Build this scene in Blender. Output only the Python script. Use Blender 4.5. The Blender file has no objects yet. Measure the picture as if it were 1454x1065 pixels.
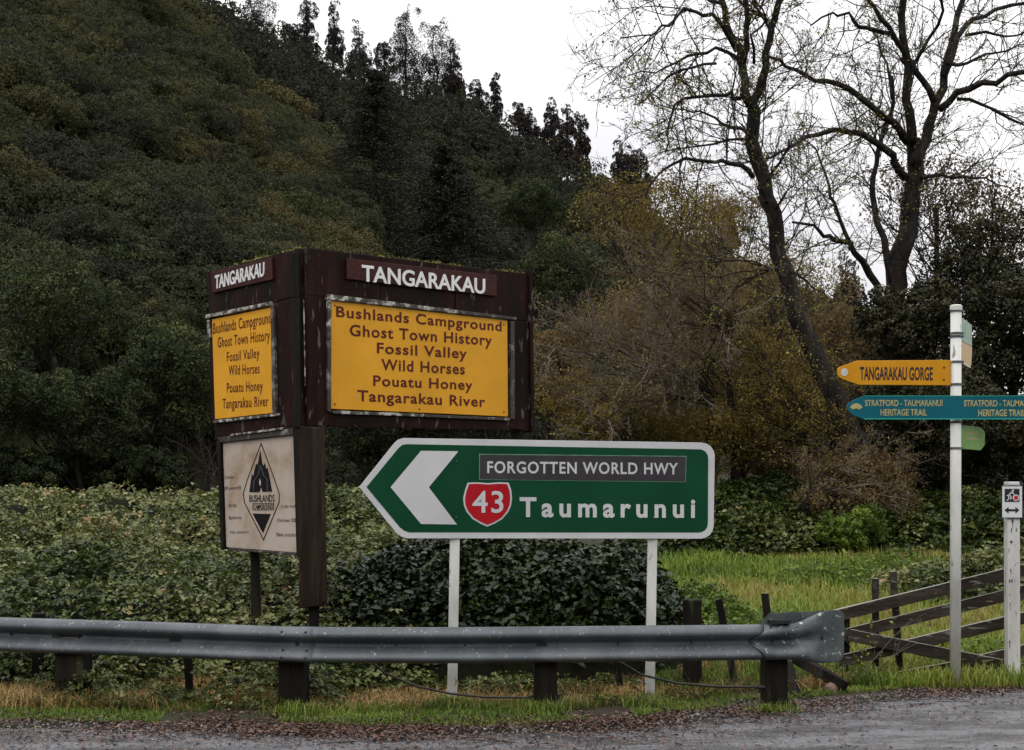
import bpy, math, random
import numpy as np
from mathutils import Vector

R = math.radians
rng = np.random.default_rng(7)
random.seed(7)
scene = bpy.context.scene
col = scene.collection

# ------------------------------------------------------------------ camera
FOC, HX, HY, EYE = 1900.0, 727.0, 700.0, 1.93      # focal length in photo pixels, level line, eye height
cam_d = bpy.data.cameras.new('camera')
cam = bpy.data.objects.new('camera', cam_d); col.objects.link(cam)
cam.location = (0, 0, EYE); cam.rotation_euler = (R(90), 0, 0)
cam_d.sensor_fit = 'HORIZONTAL'; cam_d.sensor_width = 36
cam_d.lens = 36 * FOC / 1454
cam_d.shift_y = (HY - 532.5) / 1454
cam_d.clip_start = 0.1; cam_d.clip_end = 3000
scene.camera = cam
# ------------------------------------------------------------------ sky, sun, exposure
SUN_EL, SUN_ROT = R(48), R(200)
w = bpy.data.worlds.new('World'); scene.world = w; w.use_nodes = True
nt = w.node_tree; nt.nodes.clear()
def N(t, **k):
    n = nt.nodes.new(t)
    for a, b in k.items(): setattr(n, a, b)
    return n
sky = N('ShaderNodeTexSky', sky_type='NISHITA', sun_disc=False, sun_elevation=SUN_EL, sun_rotation=SUN_ROT, air_density=1.0, dust_density=4.0)
bg1 = N('ShaderNodeBackground'); bg1.inputs[1].default_value = 0.1
nt.links.new(sky.outputs[0], bg1.inputs[0])
tc = N('ShaderNodeTexCoord'); no = N('ShaderNodeTexNoise'); no.inputs['Scale'].default_value = 2.2; no.inputs['Detail'].default_value = 4
nt.links.new(tc.outputs['Generated'], no.inputs['Vector'])
rp = N('ShaderNodeValToRGB'); rp.color_ramp.elements[0].position = .35; rp.color_ramp.elements[0].color = (.76, .76, .79, 1)
rp.color_ramp.elements[1].position = .62; rp.color_ramp.elements[1].color = (1.0, .995, 1.0, 1)
nt.links.new(no.outputs[0], rp.inputs[0])
bg2 = N('ShaderNodeBackground'); bg2.inputs[1].default_value = 1.12
sx = N('ShaderNodeSeparateXYZ'); nt.links.new(tc.outputs['Generated'], sx.inputs[0])
ma = N('ShaderNodeMath', operation='MAXIMUM'); nt.links.new(sx.outputs[2], ma.inputs[0]); ma.inputs[1].default_value = 0
mb_ = N('ShaderNodeMath', operation='MULTIPLY_ADD'); nt.links.new(ma.outputs[0], mb_.inputs[0]); mb_.inputs[1].default_value = 2.0; mb_.inputs[2].default_value = 1.0   # overcast sky: brighter towards the zenith
sc_ = N('ShaderNodeVectorMath', operation='SCALE'); nt.links.new(rp.outputs[0], sc_.inputs[0]); nt.links.new(mb_.outputs[0], sc_.inputs['Scale'])
nt.links.new(sc_.outputs[0], bg2.inputs[0])
mx = N('ShaderNodeMixShader'); mx.inputs[0].default_value = 0.93      # thick rain cloud over the clear sky
nt.links.new(bg1.outputs[0], mx.inputs[1]); nt.links.new(bg2.outputs[0], mx.inputs[2])
out = N('ShaderNodeOutputWorld'); nt.links.new(mx.outputs[0], out.inputs[0])
sd = bpy.data.lights.new('sun', 'SUN'); sd.energy = 0.6; sd.angle = R(35); sd.color = (1, .97, .93)
sun = bpy.data.objects.new('sun', sd); col.objects.link(sun)
_d = Vector((math.sin(SUN_ROT) * math.cos(SUN_EL), math.cos(SUN_ROT) * math.cos(SUN_EL), math.sin(SUN_EL)))
sun.rotation_euler = _d.to_track_quat('Z', 'Y').to_euler()
sun.location = (0, 0, 60)
scene.view_settings.view_transform = 'Standard'; scene.view_settings.look = 'None'
scene.view_settings.exposure = -0.38; scene.view_settings.gamma = 1.0; scene.view_settings.use_curve_mapping = False
scene.cycles.max_bounces = 5; scene.cycles.diffuse_bounces = 2; scene.cycles.glossy_bounces = 2
scene.cycles.transmission_bounces = 3; scene.cycles.transparent_max_bounces = 4

# ------------------------------------------------------------------ helpers
def P(px, py, Y):
    return np.array([(px - HX) / FOC * Y, Y, EYE + (HY - py) / FOC * Y])
def tag(o, label=None, cat=None, group=None, kind=None):
    if label: o['label'] = label
    if cat: o['category'] = cat
    if group: o['group'] = group
    if kind: o['kind'] = kind
    return o
def empty(name, loc, label=None, cat=None, group=None):
    o = bpy.data.objects.new(name, None); col.objects.link(o); o.location = [float(c) for c in loc]
    o.empty_display_size = .2
    return tag(o, label, cat, group)
def rootloc(o):
    v = Vector((0, 0, 0))
    while o is not None:
        v += o.location; o = o.parent
    return np.array(v)
def link(name, me, mat, parent=None, bevel=0, smooth=False, solid=0):
    o = bpy.data.objects.new(name, me); col.objects.link(o)
    if mat and not me.materials: me.materials.append(mat)
    if parent: o.parent = parent
    if solid:
        m = o.modifiers.new('solid', 'SOLIDIFY'); m.thickness = solid; m.offset = -1
    if bevel:
        m = o.modifiers.new('bevel', 'BEVEL'); m.width = bevel; m.segments = 2; m.limit_method = 'ANGLE'; m.angle_limit = R(40)
    if smooth: me.shade_smooth()
    return o
class Frame:
    def __init__(s, O, u):
        s.O = np.array(O, float); s.u = np.array([u[0], u[1], 0.]); s.u /= np.linalg.norm(s.u)
        s.v = np.array([0, 0, 1.]); s.w = np.array([s.u[1], -s.u[0], 0])
    def pt(s, a, b, c=0): return s.O + a * s.u + b * s.v + c * s.w
    def ab(s, px, py):
        d = np.array([(px - HX) / FOC, 1, (HY - py) / FOC]); C = np.array([0, 0, EYE])
        t = s.w.dot(s.O - C) / s.w.dot(d); X = C + t * d - s.O
        return float(X.dot(s.u)), float(X[2])
class MB:
    def __init__(s): s.v = []; s.f = []
    def box(s, c, size, rz=0, tilt=None):
        hx, hy, hz = [q / 2 for q in size]; b = len(s.v)
        for dz in (-hz, hz):
            for dx, dy in ((-hx, -hy), (hx, -hy), (hx, hy), (-hx, hy)):
                X = dx * math.cos(rz) - dy * math.sin(rz); Yy = dx * math.sin(rz) + dy * math.cos(rz)
                s.v.append((c[0] + X, c[1] + Yy, c[2] + dz))
        for f in ((3, 2, 1, 0), (4, 5, 6, 7), (0, 1, 5, 4), (1, 2, 6, 5), (2, 3, 7, 6), (3, 0, 4, 7)): s.f.append([b + i for i in f])
        return s
    def beam(s, p, q, wdt, hgt, up=(0, 0, 1), jit=0):
        p = np.array(p, float); q = np.array(q, float); d = q - p; d /= np.linalg.norm(d)
        up = np.array(up, float)
        sd_ = np.cross(d, up); sd_ /= np.linalg.norm(sd_); un = np.cross(sd_, d); b = len(s.v)
        for e in (p, q):
            for a, c in ((-1, -1), (1, -1), (1, 1), (-1, 1)):
                s.v.append(tuple(e + sd_ * a * wdt / 2 + un * c * hgt / 2 + rng.normal(0, jit, 3) if jit else e + sd_ * a * wdt / 2 + un * c * hgt / 2))
        for f in ((0, 1, 2, 3), (7, 6, 5, 4), (4, 5, 1, 0), (5, 6, 2, 1), (6, 7, 3, 2), (7, 4, 0, 3)): s.f.append([b + i for i in f])
        return s
    def prism(s, F, pts, c0, c1):
        b = len(s.v); n = len(pts)
        for c in (c0, c1):
            for a, z in pts: s.v.append(tuple(F.pt(a, z, c)))
        ar = sum(pts[i][0] * pts[(i + 1) % n][1] - pts[(i + 1) % n][0] * pts[i][1] for i in range(n))
        fr = [b + n + i for i in range(n)]; bk = [b + i for i in range(n)]
        if ar < 0: fr.reverse()
        else: bk.reverse()
        s.f += [fr, bk]
        for i in range(n):
            j = (i + 1) % n
            q = [b + i, b + j, b + n + j, b + n + i]
            if ar < 0: q.reverse()
            s.f.append(q)
        return s
    def ring(s, F, outer, inner, c0, c1):
        n = len(outer)
        for i in range(n):
            j = (i + 1) % n
            s.prism(F, [outer[i], outer[j], inner[j], inner[i]], c0, c1)
        return s
    def tube(s, pts, rad, n=8, cap=True, rough=0):
        pts = [np.array(p, float) for p in pts]; b = len(s.v); m = len(pts)
        ref = np.array([0.3, 1, .1])
        for i, p in enumerate(pts):
            d = pts[min(i + 1, m - 1)] - pts[max(i - 1, 0)]; d /= (np.linalg.norm(d) + 1e-9)
            x = np.cross(d, ref); x /= (np.linalg.norm(x) + 1e-9); y = np.cross(d, x)
            r = rad[i] if hasattr(rad, '__len__') else rad
            for k in range(n):
                a = 2 * math.pi * k / n; rr = r * (1 + (rng.uniform(-rough, rough) if rough else 0))
                s.v.append(tuple(p + x * math.cos(a) * rr + y * math.sin(a) * rr))
        for i in range(m - 1):
            for k in range(n):
                k2 = (k + 1) % n
                s.f.append([b + i * n + k, b + i * n + k2, b + (i + 1) * n + k2, b + (i + 1) * n + k])
        if cap:
            s.f.append([b + k for k in range(n)][::-1]); s.f.append([b + (m - 1) * n + k for k in range(n)])
        return s
    def build(s, name, mat, parent=None, **k):
        o = rootloc(parent) if parent else np.zeros(3)
        me = bpy.data.meshes.new(name)
        me.from_pydata([tuple(np.array(v) - o) for v in s.v], [], s.f)
        me.update()
        return link(name, me, mat, parent, **k)
def np_mesh(name, V, T, mat, parent=None, attr=None, smooth=False, linked=True):
    """V (n,3), T (m,3) triangles, attr per vertex"""
    me = bpy.data.meshes.new(name)
    V = np.asarray(V, np.float32).copy()
    if parent is not None: V -= rootloc(parent).astype(np.float32)
    me.vertices.add(len(V)); me.vertices.foreach_set('co', V.ravel())
    T = np.asarray(T, np.int32)
    me.loops.add(T.size); me.loops.foreach_set('vertex_index', T.ravel())
    me.polygons.add(len(T)); me.polygons.foreach_set('loop_start', np.arange(0, T.size, 3, dtype=np.int32))
    me.polygons.foreach_set('loop_total', np.full(len(T), 3, np.int32))
    me.update(calc_edges=True)
    if attr is not None:
        a = me.attributes.new('v', 'FLOAT', 'POINT'); a.data.foreach_set('value', np.asarray(attr, np.float32))
    if smooth: me.shade_smooth()
    if mat: me.materials.append(mat)
    o = bpy.data.objects.new(name, me)
    if linked: col.objects.link(o)
    if parent is not None: o.parent = parent
    return o
def unit(a): return a / (np.linalg.norm(a, axis=-1, keepdims=True) + 1e-9)
def leaf_arrays(pos, nor, size, v, aspect=.55, fold=.15, up=0.0):
    n = len(pos); nor = unit(nor)
    t = unit(np.cross(nor, rng.normal(size=(n, 3)))); b = np.cross(nor, t)
    s = size[:, None]
    V = np.stack([pos - t * s * .5, pos + b * s * aspect * .5 + nor * s * fold, pos + t * s * .5 + nor * s * -.08, pos - b * s * aspect * .5 + nor * s * fold], 1).reshape(-1, 3)
    i = np.arange(n)[:, None] * 4
    T = np.concatenate([i + [0, 1, 2], i + [0, 2, 3]], 1).reshape(-1, 3)
    return V, T, np.repeat(v, 4)
def seg_arrays(p0, p1, r0, r1):
    n = len(p0); d = unit(p1 - p0); x = unit(np.cross(d, np.array([.31, .9, .2]) + 0 * d)); y = np.cross(d, x)
    V = []
    for p, r in ((p0, r0), (p1, r1)):
        for k in range(3):
            a = 2.0944 * k; V.append(p + (x * math.cos(a) + y * math.sin(a)) * r[:, None])
    V = np.stack(V, 1).reshape(-1, 3); i = np.arange(n)[:, None] * 6
    T = np.concatenate([i + q for q in ([0, 1, 4], [0, 4, 3], [1, 2, 5], [1, 5, 4], [2, 0, 3], [2, 3, 5])], 1).reshape(-1, 3)
    return V, T
def cat_arrays(lst):
    Vs, Ts, As, o = [], [], [], 0
    for V, T, A in lst:
        Vs.append(V); Ts.append(T + o); As.append(A); o += len(V)
    return np.concatenate(Vs), np.concatenate(Ts), np.concatenate(As)
def vnoise(x, y, seed=0):
    """smooth value noise, vectorised, about -1..1"""
    x = np.asarray(x, float); y = np.asarray(y, float)
    xi = np.floor(x); yi = np.floor(y); fx = x - xi; fy = y - yi
    fx = fx * fx * (3 - 2 * fx); fy = fy * fy * (3 - 2 * fy)
    def h(a, b):
        q = np.sin(a * 127.1 + b * 311.7 + seed * 74.7) * 43758.5453
        return (q - np.floor(q)) * 2 - 1
    return (h(xi, yi) * (1 - fx) + h(xi + 1, yi) * fx) * (1 - fy) + (h(xi, yi + 1) * (1 - fx) + h(xi + 1, yi + 1) * fx) * fy
def fbm(x, y, seed=0, o=4):
    s = 0; a = 1; t = 0
    for k in range(o):
        s = s + a * vnoise(np.asarray(x) * 2 ** k, np.asarray(y) * 2 ** k, seed + k); t += a; a *= .5
    return s / t

# ------------------------------------------------------------------ materials
def newmat(name):
    m = bpy.data.materials.new(name); m.use_nodes = True
    t = m.node_tree; b = t.nodes['Principled BSDF']
    return m, t, b
def surf(name, cols, rough=.6, scale=3., detail=6, bump=.3, bscale=None, stretch=(1, 1, 1), pos=(.35, .65), spec=.5, metal=0, rvar=.12, fleck=None, coat=0, dist=.02):
    """cols: 2+ colours spread by noise; fleck: (colour, amount, scale)"""
    m, t, b = newmat(name); L = t.links.new
    tc = t.nodes.new('ShaderNodeTexCoord'); mp = t.nodes.new('ShaderNodeMapping'); mp.inputs['Scale'].default_value = stretch
    L(tc.outputs['Object'], mp.inputs[0])
    n = t.nodes.new('ShaderNodeTexNoise'); n.inputs['Scale'].default_value = scale; n.inputs['Detail'].default_value = detail; n.inputs['Roughness'].default_value = .62
    L(mp.outputs[0], n.inputs['Vector'])
    r = t.nodes.new('ShaderNodeValToRGB'); e = r.color_ramp.elements
    k = len(cols)
    while len(e) < k: e.new(.5)
    for i, c in enumerate(cols):
        e[i].position = pos[0] + (pos[1] - pos[0]) * i / max(1, k - 1); e[i].color = (*c, 1)
    L(n.outputs[0], r.inputs[0]); colout = r.outputs[0]
    if fleck:
        fc, amt, fs = fleck
        n2 = t.nodes.new('ShaderNodeTexNoise'); n2.inputs['Scale'].default_value = fs; n2.inputs['Detail'].default_value = 5
        L(mp.outputs[0], n2.inputs['Vector'])
        r2 = t.nodes.new('ShaderNodeValToRGB'); r2.color_ramp.elements[0].position = 1 - amt - .03; r2.color_ramp.elements[1].position = 1 - amt + .03
        r2.color_ramp.elements[0].color = (0, 0, 0, 1); r2.color_ramp.elements[1].color = (1, 1, 1, 1)
        L(n2.outputs[0], r2.inputs[0])
        mx = t.nodes.new('ShaderNodeMix'); mx.data_type = 'RGBA'; L(r2.outputs[0], mx.inputs[0]); L(colout, mx.inputs[6]); mx.inputs[7].default_value = (*fc, 1)
        colout = mx.outputs[2]
    L(colout, b.inputs['Base Color'])
    mr = t.nodes.new('ShaderNodeMapRange'); mr.inputs[3].default_value = rough - rvar; mr.inputs[4].default_value = rough + rvar
    L(n.outputs[0], mr.inputs[0]); L(mr.outputs[0], b.inputs['Roughness'])
    b.inputs['Specular IOR Level'].default_value = spec; b.inputs['Metallic'].default_value = metal
    b.inputs['Coat Weight'].default_value = coat; b.inputs['Coat Roughness'].default_value = .15
    if bump:
        n3 = t.nodes.new('ShaderNodeTexNoise'); n3.inputs['Scale'].default_value = bscale or scale * 6; n3.inputs['Detail'].default_value = 4
        L(mp.outputs[0], n3.inputs['Vector'])
        bp = t.nodes.new('ShaderNodeBump'); bp.inputs['Strength'].default_value = bump; bp.inputs['Distance'].default_value = dist
        L(n3.outputs[0], bp.inputs['Height']); L(bp.outputs[0], b.inputs['Normal'])
    return m
def leafmat(name, cols, rough=.5, spec=.4, transl=.18, inst=0.0):
    m, t, b = newmat(name); L = t.links.new
    a = t.nodes.new('ShaderNodeAttribute'); a.attribute_name = 'v'
    fac = a.outputs['Fac']
    if inst:
        a2 = t.nodes.new('ShaderNodeAttribute'); a2.attribute_type = 'INSTANCER'; a2.attribute_name = 'tint'
        mm = t.nodes.new('ShaderNodeMix'); mm.inputs[0].default_value = inst; L(fac, mm.inputs[2]); L(a2.outputs['Fac'], mm.inputs[3]); fac = mm.outputs[0]
    r = t.nodes.new('ShaderNodeValToRGB'); e = r.color_ramp.elements
    while len(e) < len(cols): e.new(.5)
    for i, c in enumerate(cols): e[i].position = i / (len(cols) - 1); e[i].color = (*c, 1)
    L(fac, r.inputs[0]); L(r.outputs[0], b.inputs['Base Color'])
    b.inputs['Roughness'].default_value = rough; b.inputs['Specular IOR Level'].default_value = spec
    if transl:
        tr = t.nodes.new('ShaderNodeBsdfTranslucent'); L(r.outputs[0], tr.inputs[0])
        ms = t.nodes.new('ShaderNodeMixShader'); ms.inputs[0].default_value = transl
        o = t.nodes['Material Output']; L(b.outputs[0], ms.inputs[1]); L(tr.outputs[0], ms.inputs[2]); L(ms.outputs[0], o.inputs[0])
    return m
M = {}
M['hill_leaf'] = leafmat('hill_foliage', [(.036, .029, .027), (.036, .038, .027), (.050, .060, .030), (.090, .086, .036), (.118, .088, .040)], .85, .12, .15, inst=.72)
M['ridge_leaf'] = leafmat('ridge_foliage', [(.028, .023, .023), (.042, .036, .032), (.058, .048, .040)], .9, .1, .15)
M['conifer_leaf'] = leafmat('conifer_foliage', [(.018, .022, .014), (.030, .036, .022), (.062, .066, .036)], .7, .25, .08)
M['mid_leaf'] = leafmat('dark_green_foliage', [(.012, .017, .008), (.026, .036, .013), (.060, .074, .024), (.12, .13, .042)], .75, .2, .15)
M['bramble_leaf'] = leafmat('bramble_leaves', [(.016, .028, .006), (.052, .074, .013), (.118, .140, .034), (.28, .275, .12), (.26, .12, .035)], .36, .26, .2)
M['ivy_leaf'] = leafmat('ivy_leaves', [(.007, .014, .004), (.016, .029, .007), (.045, .062, .013), (.12, .13, .04)], .33, .3, .10)
M['ochre_leaf'] = leafmat('ochre_leaves', [(.08, .056, .024), (.17, .125, .034), (.28, .21, .05), (.44, .34, .09)], .7, .15, .35)
M['brown_leaf'] = leafmat('brown_leaves', [(.075, .048, .026), (.165, .108, .052), (.19, .15, .055), (.34, .26, .13)], .75, .15, .3)
M['evergreen_leaf'] = leafmat('evergreen_leaves', [(.008, .009, .004), (.020, .022, .008), (.052, .050, .018), (.14, .12, .065)], .5, .18, .06)
M['sparse_leaf'] = leafmat('sparse_leaves', [(.03, .025, .015), (.14, .12, .025), (.42, .40, .07)], .5, .3, .3)
M['grass'] = leafmat('green_grass', [(.055, .092, .012), (.13, .205, .024), (.225, .285, .040), (.30, .27, .07), (.38, .29, .11)], .5, .3, .3)
M['straw'] = leafmat('straw_grass', [(.03, .048, .010), (.085, .075, .022), (.21, .135, .045), (.33, .21, .075), (.48, .34, .15)], .7, .2, .25)
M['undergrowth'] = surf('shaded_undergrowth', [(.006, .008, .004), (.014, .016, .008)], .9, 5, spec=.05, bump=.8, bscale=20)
M['litter'] = leafmat('fallen_leaves', [(.03, .018, .014), (.075, .036, .025), (.14, .065, .04), (.26, .15, .09)], .35, .45, 0)
M['bark'] = surf('bark', [(.010, .008, .007), (.020, .016, .013), (.040, .034, .028)], .8, spec=.2, scale= 3, bump=1, bscale=9, stretch=(1, 1, .3), dist=.08, fleck=((.085, .088, .068), .36, 5))
M['twig'] = surf('twig', [(.018, .013, .011), (.035, .027, .022)], .8, 2, spec=.2, bump=0)
M['pale_twig'] = surf('pale_twig', [(.10, .076, .060), (.20, .16, .135)], .7, 2, bump=0)
M['timber_dark'] = surf('dark_wet_timber', [(.004, .003, .0025), (.010, .008, .006), (.022, .018, .014)], .7, 4, spec=.12, bump=.6, bscale=30, stretch=(1, 1, .15), dist=.01, fleck=((.04, .045, .025), .36, 9))
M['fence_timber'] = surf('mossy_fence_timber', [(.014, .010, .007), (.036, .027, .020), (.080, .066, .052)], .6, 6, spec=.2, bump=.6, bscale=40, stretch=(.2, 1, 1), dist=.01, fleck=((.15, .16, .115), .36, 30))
def top_lichen_glint(m, colr):  # upward faces coloured pale: lichen with the wet top glint painted in
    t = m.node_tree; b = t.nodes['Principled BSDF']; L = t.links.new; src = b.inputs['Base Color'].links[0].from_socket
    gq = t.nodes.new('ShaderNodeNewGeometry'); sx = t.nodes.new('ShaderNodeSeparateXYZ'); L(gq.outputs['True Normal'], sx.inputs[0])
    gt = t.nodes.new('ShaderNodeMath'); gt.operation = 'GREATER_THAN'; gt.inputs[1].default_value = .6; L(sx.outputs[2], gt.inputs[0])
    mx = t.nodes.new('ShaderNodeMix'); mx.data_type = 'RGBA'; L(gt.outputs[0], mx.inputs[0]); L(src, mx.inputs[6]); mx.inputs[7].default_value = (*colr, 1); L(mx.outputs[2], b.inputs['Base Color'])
top_lichen_glint(M['fence_timber'], (.30, .29, .25))
M['sign_brown'] = surf('brown_sign_paint', [(.006, .0025, .002), (.014, .0042, .003), (.026, .010, .007)], .6, spec=.1, scale= 3.5, bump=.5, bscale=25, stretch=(1, 1, .25), dist=.008, fleck=((.10, .082, .065), .345, 16))
M['post_brown'] = surf('weathered_brown_post', [(.006, .004, .003), (.022, .014, .009), (.06, .042, .028)], .7, 4, spec=.12, bump=.8, bscale=30, stretch=(1, 1, .12), dist=.012, fleck=((.10, .085, .06), .34, 12))
M['name_brown'] = surf('red_brown_paint', [(.030, .006, .005), (.050, .009, .008)], .5, 4, spec=.2, bump=.3, bscale=30)
M['peel'] = surf('peeling_white_trim', [(.03, .022, .018), (.10, .085, .07), (.48, .46, .42)], .6, 10, bump=.5, bscale=50, pos=(.42, .58))
M['peel_dark'] = surf('worn_dark_trim', [(.02, .014, .011), (.035, .025, .02), (.30, .28, .25)], .6, 8, bump=.5, bscale=50, pos=(.35, .72))
M['yellow'] = surf('yellow_sign_paint', [(.64, .30, .012), (.76, .36, .018)], .5, 1.5, spec=.25, bump=.05, bscale=20, fleck=((.55, .34, .10), .27, 7))
M['maroon'] = surf('maroon_lettering', [(.085, .010, .007), (.12, .016, .010)], .6, 6, spec=.2, bump=0)
M['white'] = surf('white_paint', [(.66, .66, .67), (.76, .76, .77)], .4, 3, bump=.05, fleck=((.45, .44, .42), .27, 12))
M['letter_white'] = surf('white_letter_paint', [(.70, .70, .70), (.80, .80, .80)], .45, 6, bump=.1)
M['sheet_white'] = surf('reflective_white', [(.50, .505, .51), (.60, .60, .605)], .38, 1.5, bump=.03, fleck=((.42, .43, .42), .25, 9))
M['sign_green'] = surf('reflective_green', [(.002, .045, .018), (.003, .060, .025)], .4, 1.2, spec=.22, bump=.03, fleck=((.01, .09, .05), .22, 8))
M['plate_grey'] = surf('grey_plate', [(.035, .031, .035), (.05, .045, .05)], .45, 3, spec=.25, bump=.03)
M['shield_red'] = surf('shield_red', [(.34, .006, .012), (.42, .008, .015)], .4, 2, spec=.25, bump=.02)
M['galv'] = surf('galvanised_steel', [(.060, .068, .076), (.088, .098, .108), (.125, .136, .147)], .42, 2.0, bump=.12, bscale=50, stretch=(1, 1, .7), metal=.12, spec=.4, fleck=((.26, .27, .27), .34, 34), dist=.004)
M['galv_dull'] = surf('weathered_steel', [(.05, .062, .066), (.085, .097, .10), (.13, .145, .145)], .5, 5, bump=.2, bscale=50, metal=.3, fleck=((.42, .45, .44), .335, 22), dist=.004)
M['steel_dark'] = surf('dark_bolt_steel', [(.02, .02, .022), (.05, .05, .05)], .4, 10, bump=.1, metal=.6)
M['cable'] = surf('wire_rope', [(.02, .018, .016), (.06, .05, .045)], .5, 20, bump=.2, metal=.4)
M['post_white'] = surf('weathered_white_post', [(.50, .50, .46), (.62, .62, .58), (.70, .70, .66)], .5, 5, bump=.2, bscale=30, stretch=(1, 1, .3), fleck=((.16, .15, .11), .32, 16), dist=.004)
M['post_peel'] = surf('peeling_white_post', [(.46, .45, .42), (.66, .66, .63)], .6, 6, bump=.4, bscale=30, stretch=(1, 1, .25), fleck=((.09, .075, .055), .36, 38), dist=.006)
M['finger_yellow'] = surf('amber_sign', [(.55, .235, .006), (.64, .29, .010)], .45, 2, spec=.25, bump=.03)
M['navy'] = surf('dark_lettering', [(.02, .006, .012), (.03, .01, .018)], .5, 5, bump=0)
M['teal'] = surf('teal_sign', [(.002, .085, .12), (.003, .115, .15)], .45, 1.3, spec=.22, bump=.03, fleck=((.02, .20, .24), .28, 9))
M['teal_edge'] = surf('teal_edge', [(.01, .26, .20), (.02, .32, .25)], .4, 2, bump=0)
M['gold'] = surf('faded_gold_lettering', [(.34, .30, .12), (.48, .40, .16)], .5, 25, bump=0)
M['pale_green'] = surf('pale_green_sign', [(.13, .26, .07), (.22, .36, .11)], .4, 6, bump=.03)
M['mint'] = surf('mint_sign', [(.08, .22, .13), (.22, .36, .27)], .4, 8, bump=.03)
M['lens'] = surf('faded_disc', [(.45, .42, .36), (.62, .62, .60)], .3, 12, bump=0)
M['amber_pale'] = surf('ochre_small_sign', [(.42, .24, .05), (.52, .32, .08)], .4, 6, bump=.03)
M['cream'] = surf('stained_cream_board', [(.27, .16, .085), (.38, .29, .22), (.47, .39, .325), (.50, .43, .37)], .5, 1.6, spec=.25, bump=.05, pos=(.3, .6), fleck=((.30, .18, .09), .30, 2.5))
M['ink'] = surf('black_print', [(.008, .006, .008), (.014, .010, .012)], .7, 6, spec=.1, bump=0)
M['ink_faded'] = surf('faded_print', [(.04, .028, .028), (.12, .09, .08)], .6, 30, bump=0)
M['ink_blue'] = surf('slate_print', [(.04, .05, .07), (.07, .08, .10)], .5, 6, bump=0)
M['black'] = surf('black_sign_paint', [(.012, .012, .013), (.02, .02, .02)], .45, 5, bump=0)
M['signal_red'] = surf('signal_red', [(.55, .02, .04), (.6, .03, .05)], .4, 5, bump=0)
M['stone'] = surf('reddish_stone', [(.12, .07, .05), (.24, .14, .10)], .6, 12, bump=.5)

# ------------------------------------------------------------------ terrain
def interp(x, tab):
    t = np.array(tab, float); return np.interp(x, t[:, 0], t[:, 1])
SKYL = [(-900, -560), (-400, -420), (0, -190), (200, -60), (300, 5), (380, 55), (420, 75), (500, 100), (560, 118), (640, 135), (700, 172), (780, 222), (850, 240), (885, 248), (950, 290), (1040, 318), (1100, 345), (1180, 380), (1250, 440), (1454, 520), (1700, 580), (2300, 640)]
YR = [(-900, 330), (0, 300), (400, 270), (560, 250), (700, 225), (880, 190), (1180, 155), (1454, 145), (2300, 140)]
SPUR = [(-900, -700), (-200, -330), (0, -180), (180, -75), (260, -12), (350, 95), (430, 145), (490, 190), (530, 275), (600, 380), (680, 470), (760, 560), (850, 640), (950, 700), (2300, 720)]
def hill(x, Y):
    x = np.asarray(x, float); Y = np.asarray(Y, float)
    Ys = np.maximum(Y, 1.0); px = np.clip(HX + FOC * x / Ys, -900, 2300)
    yr = interp(px, YR)
    e = (HY - interp(px, SKYL)) / FOC - 8.0 / yr
    t = np.clip((Ys - 62) / (yr - 62), 0, None)
    main = yr * e * np.where(t < 1, np.clip(t, 0, 1) ** .85, 1 - .55 * (t - 1))
    es = (HY - interp(px, SPUR)) / FOC - 4.2 / 120
    ys = 122.0
    t2 = np.clip((Ys - 44) / (ys - 44), 0, None)
    sp = ys * np.maximum(es, -.02) * np.where(t2 < 1, np.clip(t2, 0, 1) ** .8, 1 - .5 * (t2 - 1) * ys / ys)
    h = np.maximum(np.maximum(main, sp), -20)
    h = np.where(Y > 44, h, 0)
    h = np.maximum(h, -.3 * np.clip((Ys - 100) / 100, 0, 1))
    return h + np.where(Y > 50, fbm(x / 16, Y / 16, 3, 3) * np.clip((Y - 50) / 60, 0, 1) * 3.0, 0)
EDGE = [(-60, 11.9), (-5, 11.2), (-4.3, 11.1), (-2.5, 10.95), (-1.3, 10.75), (.2, 10.85), (1.1, 11.15), (2.3, 11.9), (3.8, 12.75), (4.6, 13.05), (7, 14.2), (12, 17), (30, 27), (60, 40)]
def road_edge(x): return interp(x, EDGE)
def ground_z(x, Y):
    e = road_edge(x); s = np.clip((Y - e) / .5, 0, 1)
    z = -.03 + s * .035 + np.where(Y > e, fbm(x * 1.3, Y * 1.3, 5) * .03 * np.clip((Y - e) / .8, 0, 1), 0)
    z = z - .04 * np.clip((Y - e - 1.2) / 1.5, 0, 1)
    z = z + .74 * np.clip((Y - 14.5) / 13, 0, 1) ** 1.15 * np.clip((x / np.maximum(Y, 1) - .02) / .08, 0, 1) * (Y > 1)
    back = np.clip((-Y - 18) / 60, 0, 1)
    z = z + back * (34 + 8 * fbm(x / 30, Y / 30, 77, 3))       # unseen gorge side added behind the camera to darken upright faces
    return z + hill(x, Y)
def axis(a, core0, core1, b, step, far):
    c = list(np.arange(core0, core1 + 1e-6, step)); v = core1; s = step
    while v < b: s = min(s * 1.12, far); v += s; c.append(v)
    v = core0; s = step
    while v > a: s = min(s * 1.12, far); v -= s; c.insert(0, v)
    return np.array(c)
xs = axis(-420, -7, 7, 420, .18, 8.); ys_ = axis(-300, 9.5, 16, 620, .14, 6.)
X, Yg = np.meshgrid(xs, ys_)
Z = ground_z(X, Yg)
nx, ny = len(xs), len(ys_)
I = (np.arange(ny - 1)[:, None] * nx + np.arange(nx - 1)[None]).ravel()
T = np.concatenate([np.stack([I, I + 1, I + nx + 1], 1), np.stack([I, I + nx + 1, I + nx], 1)])
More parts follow.
